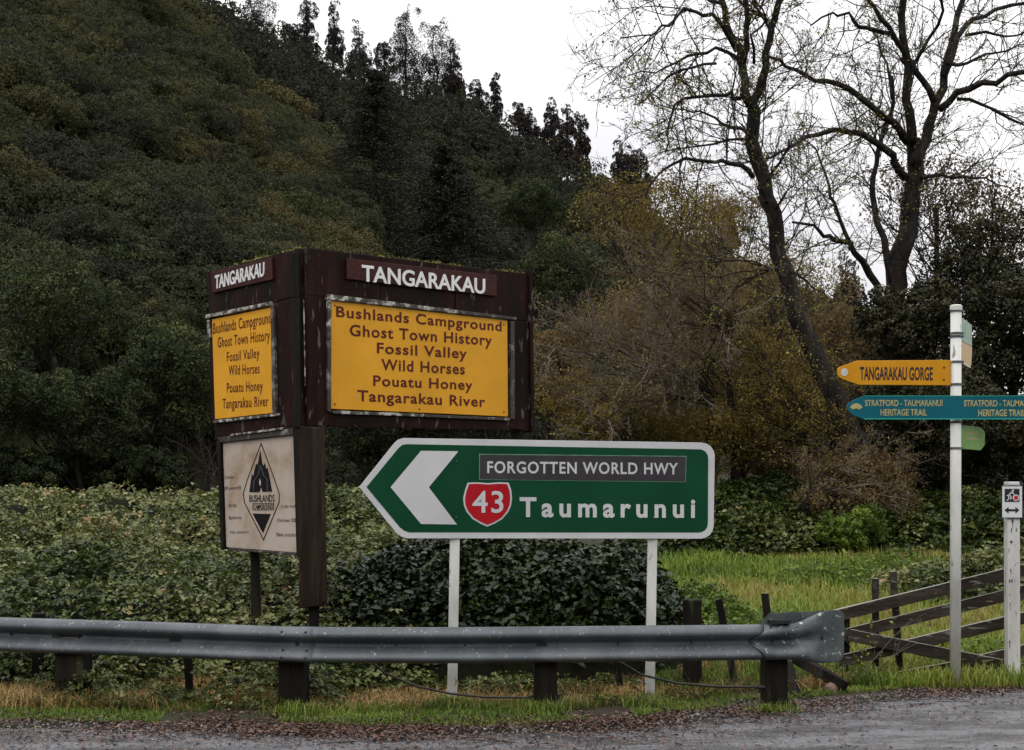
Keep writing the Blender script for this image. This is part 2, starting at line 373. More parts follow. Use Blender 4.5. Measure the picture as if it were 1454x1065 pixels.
M['soil'] = surf('damp_soil_and_grass', [(.022, .015, .010), (.035, .025, .014), (.025, .03, .010), (.04, .045, .014)], .8, .9, spec=.2, bump=.7, bscale=14, dist=.03)
g = np_mesh('ground', np.stack([X.ravel(), Yg.ravel(), Z.ravel()], 1), T, M['soil'], smooth=True)
tag(g, kind='structure')
# road sheet
m, t_, b_ = newmat('wet_chip_seal'); L = t_.links.new
tc = t_.nodes.new('ShaderNodeTexCoord')
n1 = t_.nodes.new('ShaderNodeTexVoronoi'); n1.inputs['Scale'].default_value = 75; L(tc.outputs['Object'], n1.inputs['Vector'])
n2 = t_.nodes.new('ShaderNodeTexNoise'); n2.inputs['Scale'].default_value = 1.6; n2.inputs['Detail'].default_value = 7; n2.inputs['Roughness'].default_value = .7
mpp = t_.nodes.new('ShaderNodeMapping'); mpp.inputs['Scale'].default_value = (.6, 1.6, 1); L(tc.outputs['Object'], mpp.inputs[0]); L(mpp.outputs[0], n2.inputs['Vector'])
r1 = t_.nodes.new('ShaderNodeValToRGB'); r1.color_ramp.elements[0].color = (.04, .038, .042, 1); r1.color_ramp.elements[1].color = (.26, .255, .27, 1)
L(n1.outputs['Color'], r1.inputs[0])
r2 = t_.nodes.new('ShaderNodeValToRGB'); r2.color_ramp.elements[0].position = .40; r2.color_ramp.elements[0].color = (.05, .032, .026, 1); r2.color_ramp.elements[1].position = .56; r2.color_ramp.elements[1].color = (1, 1, 1, 1)
L(n2.outputs[0], r2.inputs[0])
mm = t_.nodes.new('ShaderNodeMix'); mm.data_type = 'RGBA'; mm.blend_type = 'MULTIPLY'; mm.inputs[0].default_value = .6; L(r1.outputs[0], mm.inputs[6]); L(r2.outputs[0], mm.inputs[7]); L(mm.outputs[2], b_.inputs['Base Color'])
mr = t_.nodes.new('ShaderNodeMapRange'); mr.inputs[1].default_value = .35; mr.inputs[2].default_value = .65; mr.inputs[3].default_value = .12; mr.inputs[4].default_value = .42; L(n2.outputs[0], mr.inputs[0]); L(mr.outputs[0], b_.inputs['Roughness'])
bp = t_.nodes.new('ShaderNodeBump'); bp.inputs['Strength'].default_value = 1; bp.inputs['Distance'].default_value = .007; L(n1.outputs['Distance'], bp.inputs['Height'])
bp2 = t_.nodes.new('ShaderNodeBump'); bp2.inputs['Strength'].default_value = .5; bp2.inputs['Distance'].default_value = .03; L(n2.outputs[0], bp2.inputs['Height']); L(bp.outputs[0], bp2.inputs['Normal']); L(bp2.outputs[0], b_.inputs['Normal'])
M['road'] = m
rx = np.concatenate([np.linspace(-60, -7, 30)[:-1], np.linspace(-7, 7, 140), np.linspace(7, 60, 40)[1:]])
ry = np.linspace(0, 1, 40) ** .6
e = road_edge(rx) + fbm(rx * 1.1, rx * 0, 9) * .10
XX = np.repeat(rx[None], 40, 0); YY = -4 + ry[:, None] * (e[None] + 4); ZZ = 0 * XX - .004 * (1 - ry[:, None]) - .028 * (ry[:, None] > .995)
nx, ny = len(rx), 40
I = (np.arange(ny - 1)[:, None] * nx + np.arange(nx - 1)[None]).ravel()
T = np.concatenate([np.stack([I, I + 1, I + nx + 1], 1), np.stack([I, I + nx + 1, I + nx], 1)])
tag(np_mesh('road', np.stack([XX.ravel(), YY.ravel(), ZZ.ravel()], 1), T, M['road'], smooth=True), kind='structure')

# ------------------------------------------------------------------ foliage generators
def lobe_points(lobes, n, sub=.36, nsub=26, up=.25, flat=.85, fill=.22):
    """leaf positions and outward normals on clumps that sit on the surface of each lobe"""
    lobes = np.array(lobes, float); C = lobes[:, :3]; S = lobes[:, 3:6]
    wgt = (S.prod(1)) ** (2 / 3); K = len(lobes)
    per = np.maximum(6, (nsub * wgt / wgt.mean()).astype(int))
    li = np.repeat(np.arange(K), per)
    d = rng.normal(size=(len(li), 3)); d[:, 2] += up; d = unit(d)
    rr = np.where(rng.random(len(li)) < fill, rng.uniform(.3, .8, len(li)), rng.uniform(.82, 1.0, len(li)))
    sc = C[li] + d * S[li] * rr[:, None]
    sr = S[li].mean(1) * sub * rng.uniform(.6, 1.3, len(li))
    pick = rng.choice(len(li), n, p=sr ** 2 / (sr ** 2).sum())
    q = unit(rng.normal(size=(n, 3)) + d[pick] * .8 + np.array([0, 0, .3]))
    rad = sr[pick] * (1 - np.abs(rng.normal(0, .16, n)))
    pos = sc[pick] + q * rad[:, None] * np.array([1, 1, flat])
    v = np.clip(.45 + .16 * rng.normal(size=len(li))[pick] + .12 * rng.normal(size=n), 0, 1)
    return pos, q, v
def foliage(name, lobes, n, size, mat, parent=None, aspect=.6, rand=.8, shift=0, **k):
    pos, nor, v = lobe_points(lobes, n, **k)
    V, T, A = leaf_arrays(pos, nor + rng.normal(size=nor.shape) * rand * .6, size * rng.uniform(.6, 1.3, n), np.clip(v + shift, 0, 1), aspect)
    return np_mesh(name, V, T, mat, parent, A)
def branches(p, d, Ls, S=3, wob=.25, up=.05):
    nodes = [p]; dirs = []
    for i in range(S):
        d = unit(d + rng.normal(size=d.shape) * wob + np.array([0, 0, up])); dirs.append(d); p = p + d * (Ls / S)[:, None]; nodes.append(p)
    return np.stack(nodes, 1), np.stack(dirs, 1)
def spawn(nodes, dirs, Ls, r0, n, ang=.8, ratio=.55, lo=.2):
    K, S = dirs.shape[:2]; k = np.repeat(np.arange(K), n); m = len(k)
    t = rng.uniform(lo, 1, m) * S; i = np.minimum(t.astype(int), S - 1); f = (t - i)[:, None]
    p = nodes[k, i] * (1 - f) + nodes[k, i + 1] * f; d0 = dirs[k, i]
    per = unit(np.cross(d0, rng.normal(size=(m, 3)))); a = rng.normal(ang, .2, m)[:, None]
    d = d0 * np.cos(a) + per * np.sin(a)
    return p, d, Ls[k] * ratio * rng.uniform(.5, 1.25, m) * (1.15 - .5 * t / S), r0[k] * .5
def nodes_to_segs(nodes, r0, r1f=.35):
    K, S1 = nodes.shape[:2]; S = S1 - 1
    out = []
    for i in range(S):
        a = 1 - (1 - r1f) * i / S; b = 1 - (1 - r1f) * (i + 1) / S
        out.append((nodes[:, i], nodes[:, i + 1], r0 * a, r0 * b))
    return out
def twig_mesh(name, segs, mat, parent, rmin=.004):
    p0 = np.concatenate([s[0] for s in segs]); p1 = np.concatenate([s[1] for s in segs])
    r0 = np.maximum(np.concatenate([s[2] for s in segs]), rmin); r1 = np.maximum(np.concatenate([s[3] for s in segs]), rmin)
    V, T = seg_arrays(p0, p1, r0, r1)
    return np_mesh(name, V, T, mat, parent)

# ------------------------------------------------------------------ hill forest
protos = bpy.data.collections.new('crown_shapes')
for k in range(11):
    nl = rng.integers(4, 8)
    lobes = [(0, 0, 1.2, 1.7, 1.7, 1.3)]
    for j in range(nl):
        a = rng.uniform(0, 6.28); r_ = rng.uniform(.5, 1.7); z = rng.uniform(.4, 2.1 - r_ * .4)
        s = rng.uniform(.6, 1.15); lobes.append((r_ * math.cos(a), r_ * math.sin(a), z, s, s, s * rng.uniform(.6, .9)))
    if k >= 7:
        lobes = [(0, 0, .9, 1.5, 1.5, .8)]
        for j in range(rng.integers(13, 19)):
            a = rng.uniform(0, 6.28); r_ = rng.uniform(.2, 2.0); s = rng.uniform(.4, .95)
            lobes.append((r_ * math.cos(a), r_ * math.sin(a), rng.uniform(.3, 2.5 - r_ * .6), s, s, s * rng.uniform(.35, .6)))
    if k in (5, 6): lobes = [(rng.normal(0, .3), rng.normal(0, .3), z, s, s, .7) for z, s in ((.3, 1.5), (1.2, 1.3), (2.1, 1.1), (3.0, .8), (3.8, .45))]
    pos, nor, v = lobe_points(lobes, 8000 if k < 7 else 20000, sub=.33 if k < 7 else .26, nsub=34, up=.5, fill=.12)
    V, T, A = leaf_arrays(pos, nor + rng.normal(size=nor.shape) * .35 + [0, 0, .35], (.14 if k < 7 else .075) * rng.uniform(.5, 1.5, len(pos)), v, .6)
    protos.objects.link(np_mesh('crown_shape', V, T, M['hill_leaf'], None, A, linked=False))
pts = []; Yc = 47.0
while Yc < 345:
    sp = 2.3 + Yc / 70
    for u in np.arange(-.52, .52, sp / Yc):
        pts.append((u * Yc + rng.normal(0, sp * .3), Yc + rng.normal(0, sp * .3)))
    Yc += sp * .85
pts = np.array(pts); px_ = HX + FOC * pts[:, 0] / pts[:, 1]
yr_ = interp(px_, YR)
ok = (pts[:, 1] < yr_ + 6) & (hill(pts[:, 0], pts[:, 1]) > 1.0 + np.where(px_ > 500, 1.5, 0))
# hidden far side of the spur
pts = pts[ok]; px_ = px_[ok]
zz = hill(pts[:, 0], pts[:, 1])
py_ = HY - FOC * (zz + 3 - EYE) / pts[:, 1]
spz = (pts[:, 1] < 124) & (px_ < 640)
patch = fbm(pts[:, 0] / 11, pts[:, 1] / 11, 21, 3)
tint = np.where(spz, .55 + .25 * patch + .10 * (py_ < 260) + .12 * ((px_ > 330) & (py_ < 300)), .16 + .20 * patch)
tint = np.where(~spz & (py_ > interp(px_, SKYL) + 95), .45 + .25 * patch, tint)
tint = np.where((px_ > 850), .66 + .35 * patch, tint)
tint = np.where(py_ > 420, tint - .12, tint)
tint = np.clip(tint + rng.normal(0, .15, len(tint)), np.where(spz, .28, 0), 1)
ex_ = rng.uniform(-.42, -.08, 420); ey_ = rng.uniform(52, 120, 420); ex_ = ex_ * ey_; ez_ = hill(ex_, ey_)
pts = np.concatenate([pts, np.stack([ex_, ey_], 1)]); zz = np.concatenate([zz, ez_]); tint = np.concatenate([tint, np.clip(rng.normal(.5, .15, 420), 0, 1)])
px_ = np.concatenate([px_, np.full(420, 300.)]); py_ = np.concatenate([py_, np.full(420, 500.)]); spz = np.concatenate([spz, np.ones(420, bool)])
nb_ = 700  # unseen crowns covering the added hill that blocks low sky behind the camera
bx_ = rng.uniform(-110, 110, nb_); by_ = rng.uniform(-95, -22, nb_); bz_ = ground_z(bx_, by_)
pts = np.concatenate([pts, np.stack([bx_, by_], 1)]); zz = np.concatenate([zz, bz_]); tint = np.concatenate([tint, np.clip(rng.normal(.45, .15, nb_), 0, 1)])
px_ = np.concatenate([px_, np.full(nb_, 2000.)]); py_ = np.concatenate([py_, np.full(nb_, 900.)]); spz = np.concatenate([spz, np.zeros(nb_, bool)])
scl = (.95 + np.abs(pts[:, 1]) / 300) * rng.uniform(.65, 1.35, len(pts))
ridge = (~spz) & (px_ < 850) & (py_ < interp(px_, SKYL) + 110)
scl = np.where(ridge, scl * 1.25, scl)
idx = np.where(ridge & (rng.random(len(pts)) < .65), rng.integers(5, 7, len(pts)), np.where(pts[:, 1] < 118, rng.integers(7, 11, len(pts)), rng.integers(0, 5, len(pts))))
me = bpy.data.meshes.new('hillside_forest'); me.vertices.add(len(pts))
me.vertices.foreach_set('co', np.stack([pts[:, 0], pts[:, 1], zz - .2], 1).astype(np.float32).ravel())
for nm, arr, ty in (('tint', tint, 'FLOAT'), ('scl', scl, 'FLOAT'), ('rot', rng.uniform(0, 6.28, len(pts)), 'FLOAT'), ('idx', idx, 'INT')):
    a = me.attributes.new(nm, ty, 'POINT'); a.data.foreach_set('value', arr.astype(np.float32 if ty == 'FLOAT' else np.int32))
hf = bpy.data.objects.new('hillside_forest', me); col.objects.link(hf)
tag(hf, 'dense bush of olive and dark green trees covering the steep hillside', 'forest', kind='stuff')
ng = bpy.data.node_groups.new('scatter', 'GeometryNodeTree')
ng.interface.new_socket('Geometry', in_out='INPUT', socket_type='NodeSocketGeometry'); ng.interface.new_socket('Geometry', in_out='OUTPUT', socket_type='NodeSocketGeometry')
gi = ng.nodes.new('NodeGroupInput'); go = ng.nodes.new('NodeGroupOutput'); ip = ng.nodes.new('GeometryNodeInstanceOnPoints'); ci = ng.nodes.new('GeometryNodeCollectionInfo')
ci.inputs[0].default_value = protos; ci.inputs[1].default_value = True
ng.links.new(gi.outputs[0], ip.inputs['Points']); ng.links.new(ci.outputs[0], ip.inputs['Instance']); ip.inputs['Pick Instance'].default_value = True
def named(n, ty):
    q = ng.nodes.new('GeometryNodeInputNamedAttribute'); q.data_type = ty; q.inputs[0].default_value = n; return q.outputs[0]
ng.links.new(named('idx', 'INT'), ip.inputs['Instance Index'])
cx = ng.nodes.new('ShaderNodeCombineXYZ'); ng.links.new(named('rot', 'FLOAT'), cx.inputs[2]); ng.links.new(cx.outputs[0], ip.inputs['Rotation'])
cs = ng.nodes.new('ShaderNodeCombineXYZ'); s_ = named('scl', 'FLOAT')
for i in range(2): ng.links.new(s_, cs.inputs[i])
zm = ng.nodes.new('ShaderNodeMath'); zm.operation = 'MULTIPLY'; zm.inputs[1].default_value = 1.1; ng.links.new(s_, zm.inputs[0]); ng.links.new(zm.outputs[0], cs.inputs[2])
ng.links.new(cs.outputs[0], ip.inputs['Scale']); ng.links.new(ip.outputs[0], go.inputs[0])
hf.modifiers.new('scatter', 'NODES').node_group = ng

# ------------------------------------------------------------------ emergent trees on the skyline
def trunk_tube(root, p0, p1, r0, r1, mat='bark', n=8, wob=.04, name='trunk'):
    p0 = np.array(p0, float); p1 = np.array(p1, float); L_ = np.linalg.norm(p1 - p0)
    ps = [p0 + (p1 - p0) * t + (rng.normal(0, wob * L_ * .3, 3) if 0 < t < 1 else 0) for t in np.linspace(0, 1, 7)]
    return MB().tube(ps, list(np.linspace(r0, r1, 7)), n, rough=.1).build(name, M[mat], root, smooth=True)
SK = [  # px, top, base, width, shape, label
    (362, -6, 75, 62, 'round', 'dark round-headed tree highest on the hill skyline at far left'),
    (436, -8, 80, 24, 'tall', 'tall narrow tree touching the top of the photo, left of a thin pair'),
    (474, 2, 84, 20, 'tall', 'thin pole-like tree on the skyline with sky showing between its tufts'),
    (412, 30, 78, 34, 'round', 'low bushy tree on the ridge between the round tree and the thin pair'),
    (509, 30, 95, 32, 'cone', 'small cone-shaped tree on the ridge right of the thin pair'),
    (576, 16, 125, 40, 'tall', 'tallest pointed dark tree on the skyline above the brown sign'),
    (545, 60, 120, 30, 'round', 'low bushy tree on the ridge just left of the tallest pointed tree'),
    (617, 38, 130, 62, 'round', 'broad round-topped dark tree beside the tallest pointed tree'),
    (641, 60, 130, 26, 'cone', 'small pointed tree leaning out on the right of the broad round-topped tree'),
    (652, 98, 145, 18, 'cone', 'tiny pointed tree below the broad tree on the falling skyline'),
    (680, 118, 175, 34, 'round', 'low rounded tree on the middle of the falling skyline'),
    (704, 106, 185, 18, 'tall', 'thin lone spire tree in the middle of the falling skyline'),
    (737, 152, 200, 36, 'round', 'low rounded tree between the thin spire and the clump of three'),
    (782, 146, 235, 26, 'tall', 'left tree of the dark clump of three near the sky gap'),
    (804, 152, 240, 26, 'tall', 'middle tree of the dark clump of three near the sky gap'),
    (825, 162, 245, 24, 'tall', 'right tree of the dark clump of three near the sky gap'),
    (760, 180, 230, 28, 'round', 'small round tree at the left foot of the clump of three'),
    (880, 196, 262, 34, 'cone', 'small brownish pointed tree on the skyline left of the big bare trees'),
    (905, 222, 275, 40, 'round', 'brownish round tree on the skyline behind the left bare tree'),
    (1037, 292, 335, 22, 'cone', 'small pointed tree on the skyline just left of the leaning bare trunk'),
    (1203, 358, 440, 40, 'cone', 'small pine seen in the gap between the two big bare trees'),
]
for px, yt, yb, wd, sh, lab in SK:
    Yd = float(interp(px, YR)) - 3; k = Yd / FOC
    base = P(px, yb + 25, Yd); top = P(px, yt, Yd); H_ = top[2] - base[2]; W_ = wd * k
    root = empty('ridge_tree', base, lab, 'tree', 'trees standing above the forest on the skyline')
    trunk_tube(root, base - [0, 0, 2], top - [0, 0, H_ * .06], .045 * H_ * .5, .05)
    lobes = []
    if sh == 'round':
        for j in range(15):
            a = rng.uniform(0, 6.28); z = .12 + .78 * j / 14; rr_ = W_ * .3 * math.sqrt(max(0, 1 - ((z - .55) / .5) ** 2))
            s = W_ * rng.uniform(.15, .23); lobes.append((base[0] + math.cos(a) * rr_, base[1] + math.sin(a) * rr_, base[2] + z * H_, s, s, s * 1.2))
    else:
        m_ = 15
        for j in range(m_):
            z = .2 + .78 * j / (m_ - 1); prof = (1 - z) * 1.1 + .14 if sh == 'cone' else .42 + .5 * math.sin(min(1, (1 - z) * 1.6 + .05) * 1.6) - .3 * (j % 3 == 1)
            s = W_ * .34 * max(.15, prof) * rng.uniform(.8, 1.2); lobes.append((base[0] + rng.normal(0, W_ * .10), base[1] + rng.normal(0, W_ * .1), base[2] + z * H_, s, s, H_ * .055))
    lobes = [(a_, b_4, c_, d_ * 1.6, e_ * 1.6, f_ * 1.2) for a_, b_4, c_, d_, e_, f_ in lobes]
    foliage('crown', lobes, 11000, .26, M['ridge_leaf'], root, sub=.42, nsub=12, fill=.35, flat=1.3, shift=.15 if px > 870 else 0)

# ------------------------------------------------------------------ big conifers half way up the slope
def conifer(px, yt, yb, wd, Yd, lab, n=22000, name='conifer'):
    k = Yd / FOC; base = P(px, yb, Yd); top = P(px, yt, Yd); H_ = top[2] - base[2]; W_ = wd * k / 2
    root = empty(name, base, lab, 'tree', 'dark conifers on the slope above the brown sign')
    trunk_tube(root, base - [0, 0, 2], top, .3, .04)
    K = 330; z = rng.uniform(.02, .97, K) ** .85; a = rng.uniform(0, 6.283, K)
    Ls = W_ * np.clip((1 - z) * 1.5, .12, 1) ** .8 * rng.uniform(.6, 1.15, K)
    p = np.stack([base[0] + 0 * a, base[1] + 0 * a, base[2] + z * H_], 1)
    d = np.stack([np.cos(a), np.sin(a), np.full(K, .12)], 1)
    nodes, dirs = branches(p, d, Ls, 4, .08, -.10)
    twig_mesh('branch_set', nodes_to_segs(nodes, np.full(K, .06)), M['bark'], root)['kind'] = 'stuff'
    pick = rng.integers(0, K, n); t = rng.uniform(.15, 1, n) * 4; i = np.minimum(t.astype(int), 3); f = (t - i)[:, None]
    pos = nodes[pick, i] * (1 - f) + nodes[pick, i + 1] * f
    side = unit(np.cross(dirs[pick, i], [0, 0, 1.])); wv = rng.normal(0, .22, n) * (Ls[pick] * .55)
    pos = pos + side * wv[:, None] + np.array([0, 0, 1.]) * (-np.abs(wv) * .5 - rng.uniform(0, .3, n))[:, None]
    nor = np.array([0, 0, 1.]) + rng.normal(size=(n, 3)) * .5
    V, T, A = leaf_arrays(pos, nor, .23 * rng.uniform(.6, 1.3, n), np.clip(.35 + rng.normal(0, .15, n) + .25 * (t / 4 > .85), 0, 1), .4)
    np_mesh('crown', V, T, M['conifer_leaf'], root, A)
conifer(535, 90, 420, 270, 100, 'large dark conifer with drooping branches behind the top of the brown sign')
conifer(632, 200, 450, 230, 88, 'lower dark conifer with drooping branches right of the large one')

# ------------------------------------------------------------------ leafy trees at the foot of the hill
def leafy_tree(px, py, wd, ht, Yd, mat, lab, group, n=9000, size=.11, nl=9, name='bush_tree', cat='tree', shift=0, twig='bark', gy=None, flat=.8, rmin=.3, rmax=.5, sub=.34, sparse=0.1):
    """px,py: crown centre in the photo; wd, ht: crown size there; the trunk runs down to the ground"""
    k = Yd / FOC; c = P(px, py, Yd); W_ = wd * k / 2; H_ = ht * k / 2
    gz = float(ground_z(np.array(c[0]), np.array(Yd))) if gy is None else gy
    base = np.array([c[0] + rng.normal(0, W_ * .1), Yd, gz])
    root = empty(name, base, lab, cat, group)
    trunk_tube(root, base - [0, 0, .3], c, .05 * H_ + .05, .03 * H_ + .02, twig)
    lobes = [(c[0], c[1], c[2], W_ * .62, W_ * .55, H_ * .62)]
    for j in range(nl):
        a = 6.283 * j / nl + rng.normal(0, .3); el = rng.uniform(-.7, .9); rr_ = math.cos(el) * .72
        s = rng.uniform(rmin, rmax) * W_
        lobes.append((c[0] + math.cos(a) * rr_ * W_, c[1] + math.sin(a) * rr_ * W_ * .8, c[2] + math.sin(el) * .66 * H_, s, s, min(s, H_ * .5) * flat))
    foliage('crown', lobes, n, size, mat, root, shift=shift, sub=sub, nsub=30)
    # limbs inside the crown
    K = 14; tgt = np.array([l[:3] for l in lobes])[rng.integers(0, len(lobes), K)]
    st = base + (c - base) * rng.uniform(.4, .9, (K, 1)); Ls = np.linalg.norm(tgt - st, axis=1) * 1.1
    nodes, dirs = branches(st, unit(tgt - st), Ls, 4, .12, 0)
    segs = nodes_to_segs(nodes, np.full(K, .012 * H_ + .015))
    p, d, l2, r2 = spawn(nodes, dirs, Ls, np.full(K, .012 * H_ + .012), 8, .7, .5)
    n2, d2 = branches(p, d, l2, 3, .2, .05); segs += nodes_to_segs(n2, r2)
    twig_mesh('limb_set', segs, M[twig], root)['kind'] = 'stuff'
    return root
GL = 'small-leaved trees along the foot of the hill'
for a in [
    (70, 440, 210, 190, 46, 'light green crowned tree standing left above the bramble bank', .10),
    (215, 420, 230, 150, 56, 'dark spreading tree behind the left edge of the brown sign', -.08),
    (-60, 560, 260, 260, 40, 'dark tree cut off by the left edge of the photo', -.05),
    (110, 585, 230, 150, 42, 'low dark shrubby tree above the shaded grass bank', -.06),
    (20, 668, 150, 80, 41, 'low dark bush at the foot of the trees on the far left', -.16),
    (120, 672, 130, 70, 43, 'low dark bush in the shade above the middle of the left bramble bank', -.18),
    (215, 668, 140, 80, 42, 'low dark bush in the shade just left of the cream board', -.16),
    (255, 560, 190, 190, 44, 'soft green tree just left of the small yellow panel', .02),
    (240, 500, 150, 110, 47, 'pale green feathery tree between dark trees left of the sign', .12),
    (400, 320, 180, 110, 78, 'bright green bushy crown behind the corner of the brown sign', .14),
    (560, 620, 200, 200, 40, 'dark tree hidden mostly behind the brown and green signs', -.15),
    (790, 400, 170, 130, 60, 'dark green bushy tree right of the brown sign top', .02),
    (760, 300, 130, 90, 95, 'deep green round crown on the slope right of the conifers', 0.0),
    (700, 560, 200, 160, 38, 'dark tree in shade behind the right half of the brown sign', -.2),
]:
    leafy_tree(a[0], a[1], a[2], a[3], a[4], M['mid_leaf'], a[5], GL, n=15000, size=.08 + a[4] * .0008, shift=a[6])

# autumn shrubs and small trees right of the signs
GA = 'ochre and brown autumn trees between the signs and the bare trees'
for a in [
    (930, 330, 200, 190, 46, 'ochre_leaf', 'golden ochre tree at the foot of the skyline dip behind the left bare tree', -.16),
    (1010, 330, 150, 130, 52, 'brown_leaf', 'brown tree behind the boughs just left of the leaning bare trunk', .0),
    (1090, 420, 220, 150, 42, 'brown_leaf', 'wide brown tree around the leaning bare trunk', 0.05),
    (1060, 540, 210, 170, 33, 'ochre_leaf', 'olive and yellow tree left of the pointed orange arm', -.12),
    (1160, 560, 150, 170, 36, 'brown_leaf', 'brown leafy tree directly behind the tip of the orange arm', 0.0),
    (950, 450, 230, 150, 36, 'brown_leaf', 'pinkish brown shrub tree above the horizontal dead boughs', .08),
    (860, 600, 190, 130, 31, 'ochre_leaf', 'yellow-leaved shrub right behind the top of the green road sign', -.08),
    (985, 640, 190, 130, 31, 'ochre_leaf', 'yellow-leaved shrub above the right end of the green road sign', -.06),
    (1110, 670, 150, 110, 34, 'brown_leaf', 'shaded brown shrub in the hollow below the leaning trunk', -.3),
    (1215, 700, 165, 120, 28.3, 'brown_leaf', 'rounded brown shrub on the far side of the grass paddock', .05),
    (1200, 480, 110, 110, 48, 'brown_leaf', 'brown tree at the foot of the forked bare tree', -.1),
    (780, 520, 120, 130, 34, 'brown_leaf', 'dull brown shrub touching the right edge of the brown sign', -.05),
]:
    leafy_tree(a[0], a[1], a[2], a[3], a[4], M[a[5]], a[6], GA, n=10000, size=.045 + a[4] * .0010, shift=a[7], name='autumn_tree', twig='twig', sub=.5, rmin=.35, rmax=.55)
# pale dead boughs in front of the autumn trees
def twiggy(px, py, wd, ht, Yd, lab, K=26, mat='pale_twig', dirx=-1, lev=(9, 7), leaf=None, grp=None, thick=.022):
    k = Yd / FOC; c = P(px + wd * .45 * -dirx, py + ht * .35, Yd); base = np.array([c[0], Yd, float(ground_z(np.array(c[0]), np.array(Yd)))])
    root = empty('twiggy_shrub', base, lab, 'shrub', grp)
    trunk_tube(root, base - [0, 0, .2], c, .12, .07, 'bark')
    tx = rng.uniform(-.5, .5, K) * wd * k; tz = rng.uniform(-.5, .5, K) * ht * k
    tgt = P(px, py, Yd) + np.stack([tx, rng.normal(0, wd * k * .25, K), tz], 1)
    st = c + rng.normal(0, .15, (K, 3)); Ls = np.linalg.norm(tgt - st, axis=1) * 1.15
    nodes, dirs = branches(st, unit(tgt - st + [0, 0, .3]), Ls, 5, .16, -.03)
    r0 = np.full(K, thick); segs = nodes_to_segs(nodes, r0, .3)
    big = segs; segs = []
    p, d, l2, r2 = spawn(nodes, dirs, Ls, r0, lev[0], .6, .35); n2, d2 = branches(p, d, l2, 4, .22, .02); segs += nodes_to_segs(n2, r2)
    p, d, l3, r3 = spawn(n2, d2, l2, r2, lev[1], .6, .5); n3, d3 = branches(p, d, l3, 3, .25, .02); segs += nodes_to_segs(n3, r3)
    twig_mesh('bough_set', big, M['twig'], root)['kind'] = 'stuff'
    twig_mesh('twig_set', segs, M[mat], root, .0035)['kind'] = 'stuff'
    if leaf:
        m_ = leaf[1]; q = n3.reshape(-1, 3); q = q[rng.integers(0, len(q), m_)] + rng.normal(0, .05, (m_, 3))
        V, T, A = leaf_arrays(q, rng.normal(size=(m_, 3)) + [0, 0, .5], leaf[2] * rng.uniform(.6, 1.3, m_), np.clip(rng.normal(.5, .25, m_), 0, 1), .6)
        np_mesh('leaf_set', V, T, M[leaf[0]], root, A)['kind'] = 'stuff'
GT = 'twiggy half-bare shrubs right of the signs'
twiggy(890, 510, 260, 150, 30, 'half-bare shrub with pale grey horizontal twigs above the green road sign', K=34, leaf=('brown_leaf', 9000, .055), grp=GT)
twiggy(940, 420, 220, 130, 31, 'pinkish twiggy shrub behind the pale horizontal boughs', K=26, leaf=('brown_leaf', 9000, .06), grp=GT)
twiggy(830, 590, 150, 90, 29.5, 'twiggy shrub with small yellow leaves beside the brown sign bottom', K=20, leaf=('ochre_leaf', 7000, .055), grp=GT)
twiggy(1215, 675, 160, 120, 27.8, 'rounded twiggy brown bush left of the tall white signpost', K=24, leaf=('brown_leaf', 9000, .05), grp=GT, dirx=1)
twiggy(1080, 560, 220, 180, 31, 'tangled olive shrub under the leaning bare trunk', K=26, mat='twig', leaf=('ochre_leaf', 14000, .055), grp=GT)
twiggy(275, 655, 60, 90, 33, 'thin dead saplings in the shade left of the brown sign', K=10, lev=(5, 4), grp=GT, thick=.02, mat='twig')
twiggy(1150, 590, 120, 150, 28.2, 'thin olive-leaved shrub in front of the leaning bare trunk', K=12, mat='twig', leaf=('ochre_leaf', 2200, .05), grp=GT, lev=(6, 5))

# dark evergreen trees at the right edge
GE = 'dark glossy evergreen trees behind the white signpost'
for a in [
    (1345, 600, 230, 220, 29, .0, 'dark glossy evergreen right behind the white signpost', 15000),
    (1300, 470, 150, 170, 31, .05, 'dark evergreen with pale leaf glints left of the signpost top', 12000),
    (1440, 480, 190, 260, 30, -.05, 'tall dark evergreen cut off by the right edge of the photo', 15000),
    (1400, 370, 170, 150, 33, .02, 'thin upper evergreen with sky glinting through behind the signpost', 6000),
    (1480, 640, 170, 180, 28.5, -.05, 'low dark evergreen above the cycle trail marker post', 9000),
    (1370, 690, 190, 110, 31.5, -.05, 'shaded evergreen low behind the white signpost under the teal board', 7000),
    (1260, 610, 130, 170, 30, -.04, 'dark shaded evergreen behind the teal trail arm', 8000),
]:
    leafy_tree(a[0], a[1], a[2], a[3], a[4], M['evergreen_leaf'], a[6], GE, n=int(a[7] * 1.5), size=.088, shift=a[5], name='evergreen_tree', nl=11, sub=.36)
leafy_tree(1390, 330, 190, 190, 35, M['brown_leaf'], 'thin brown-leaved crown between the forked bare tree and the right edge of the photo', GA, n=3200, size=.09, name='autumn_tree', twig='twig', sub=.7, shift=-.25)
leafy_tree(1330, 290, 200, 150, 36, M['brown_leaf'], 'brown leafy crown clinging round the forked bare tree trunk', GA, n=2600, size=.10, name='autumn_tree', twig='twig', sub=.6, shift=-.2)

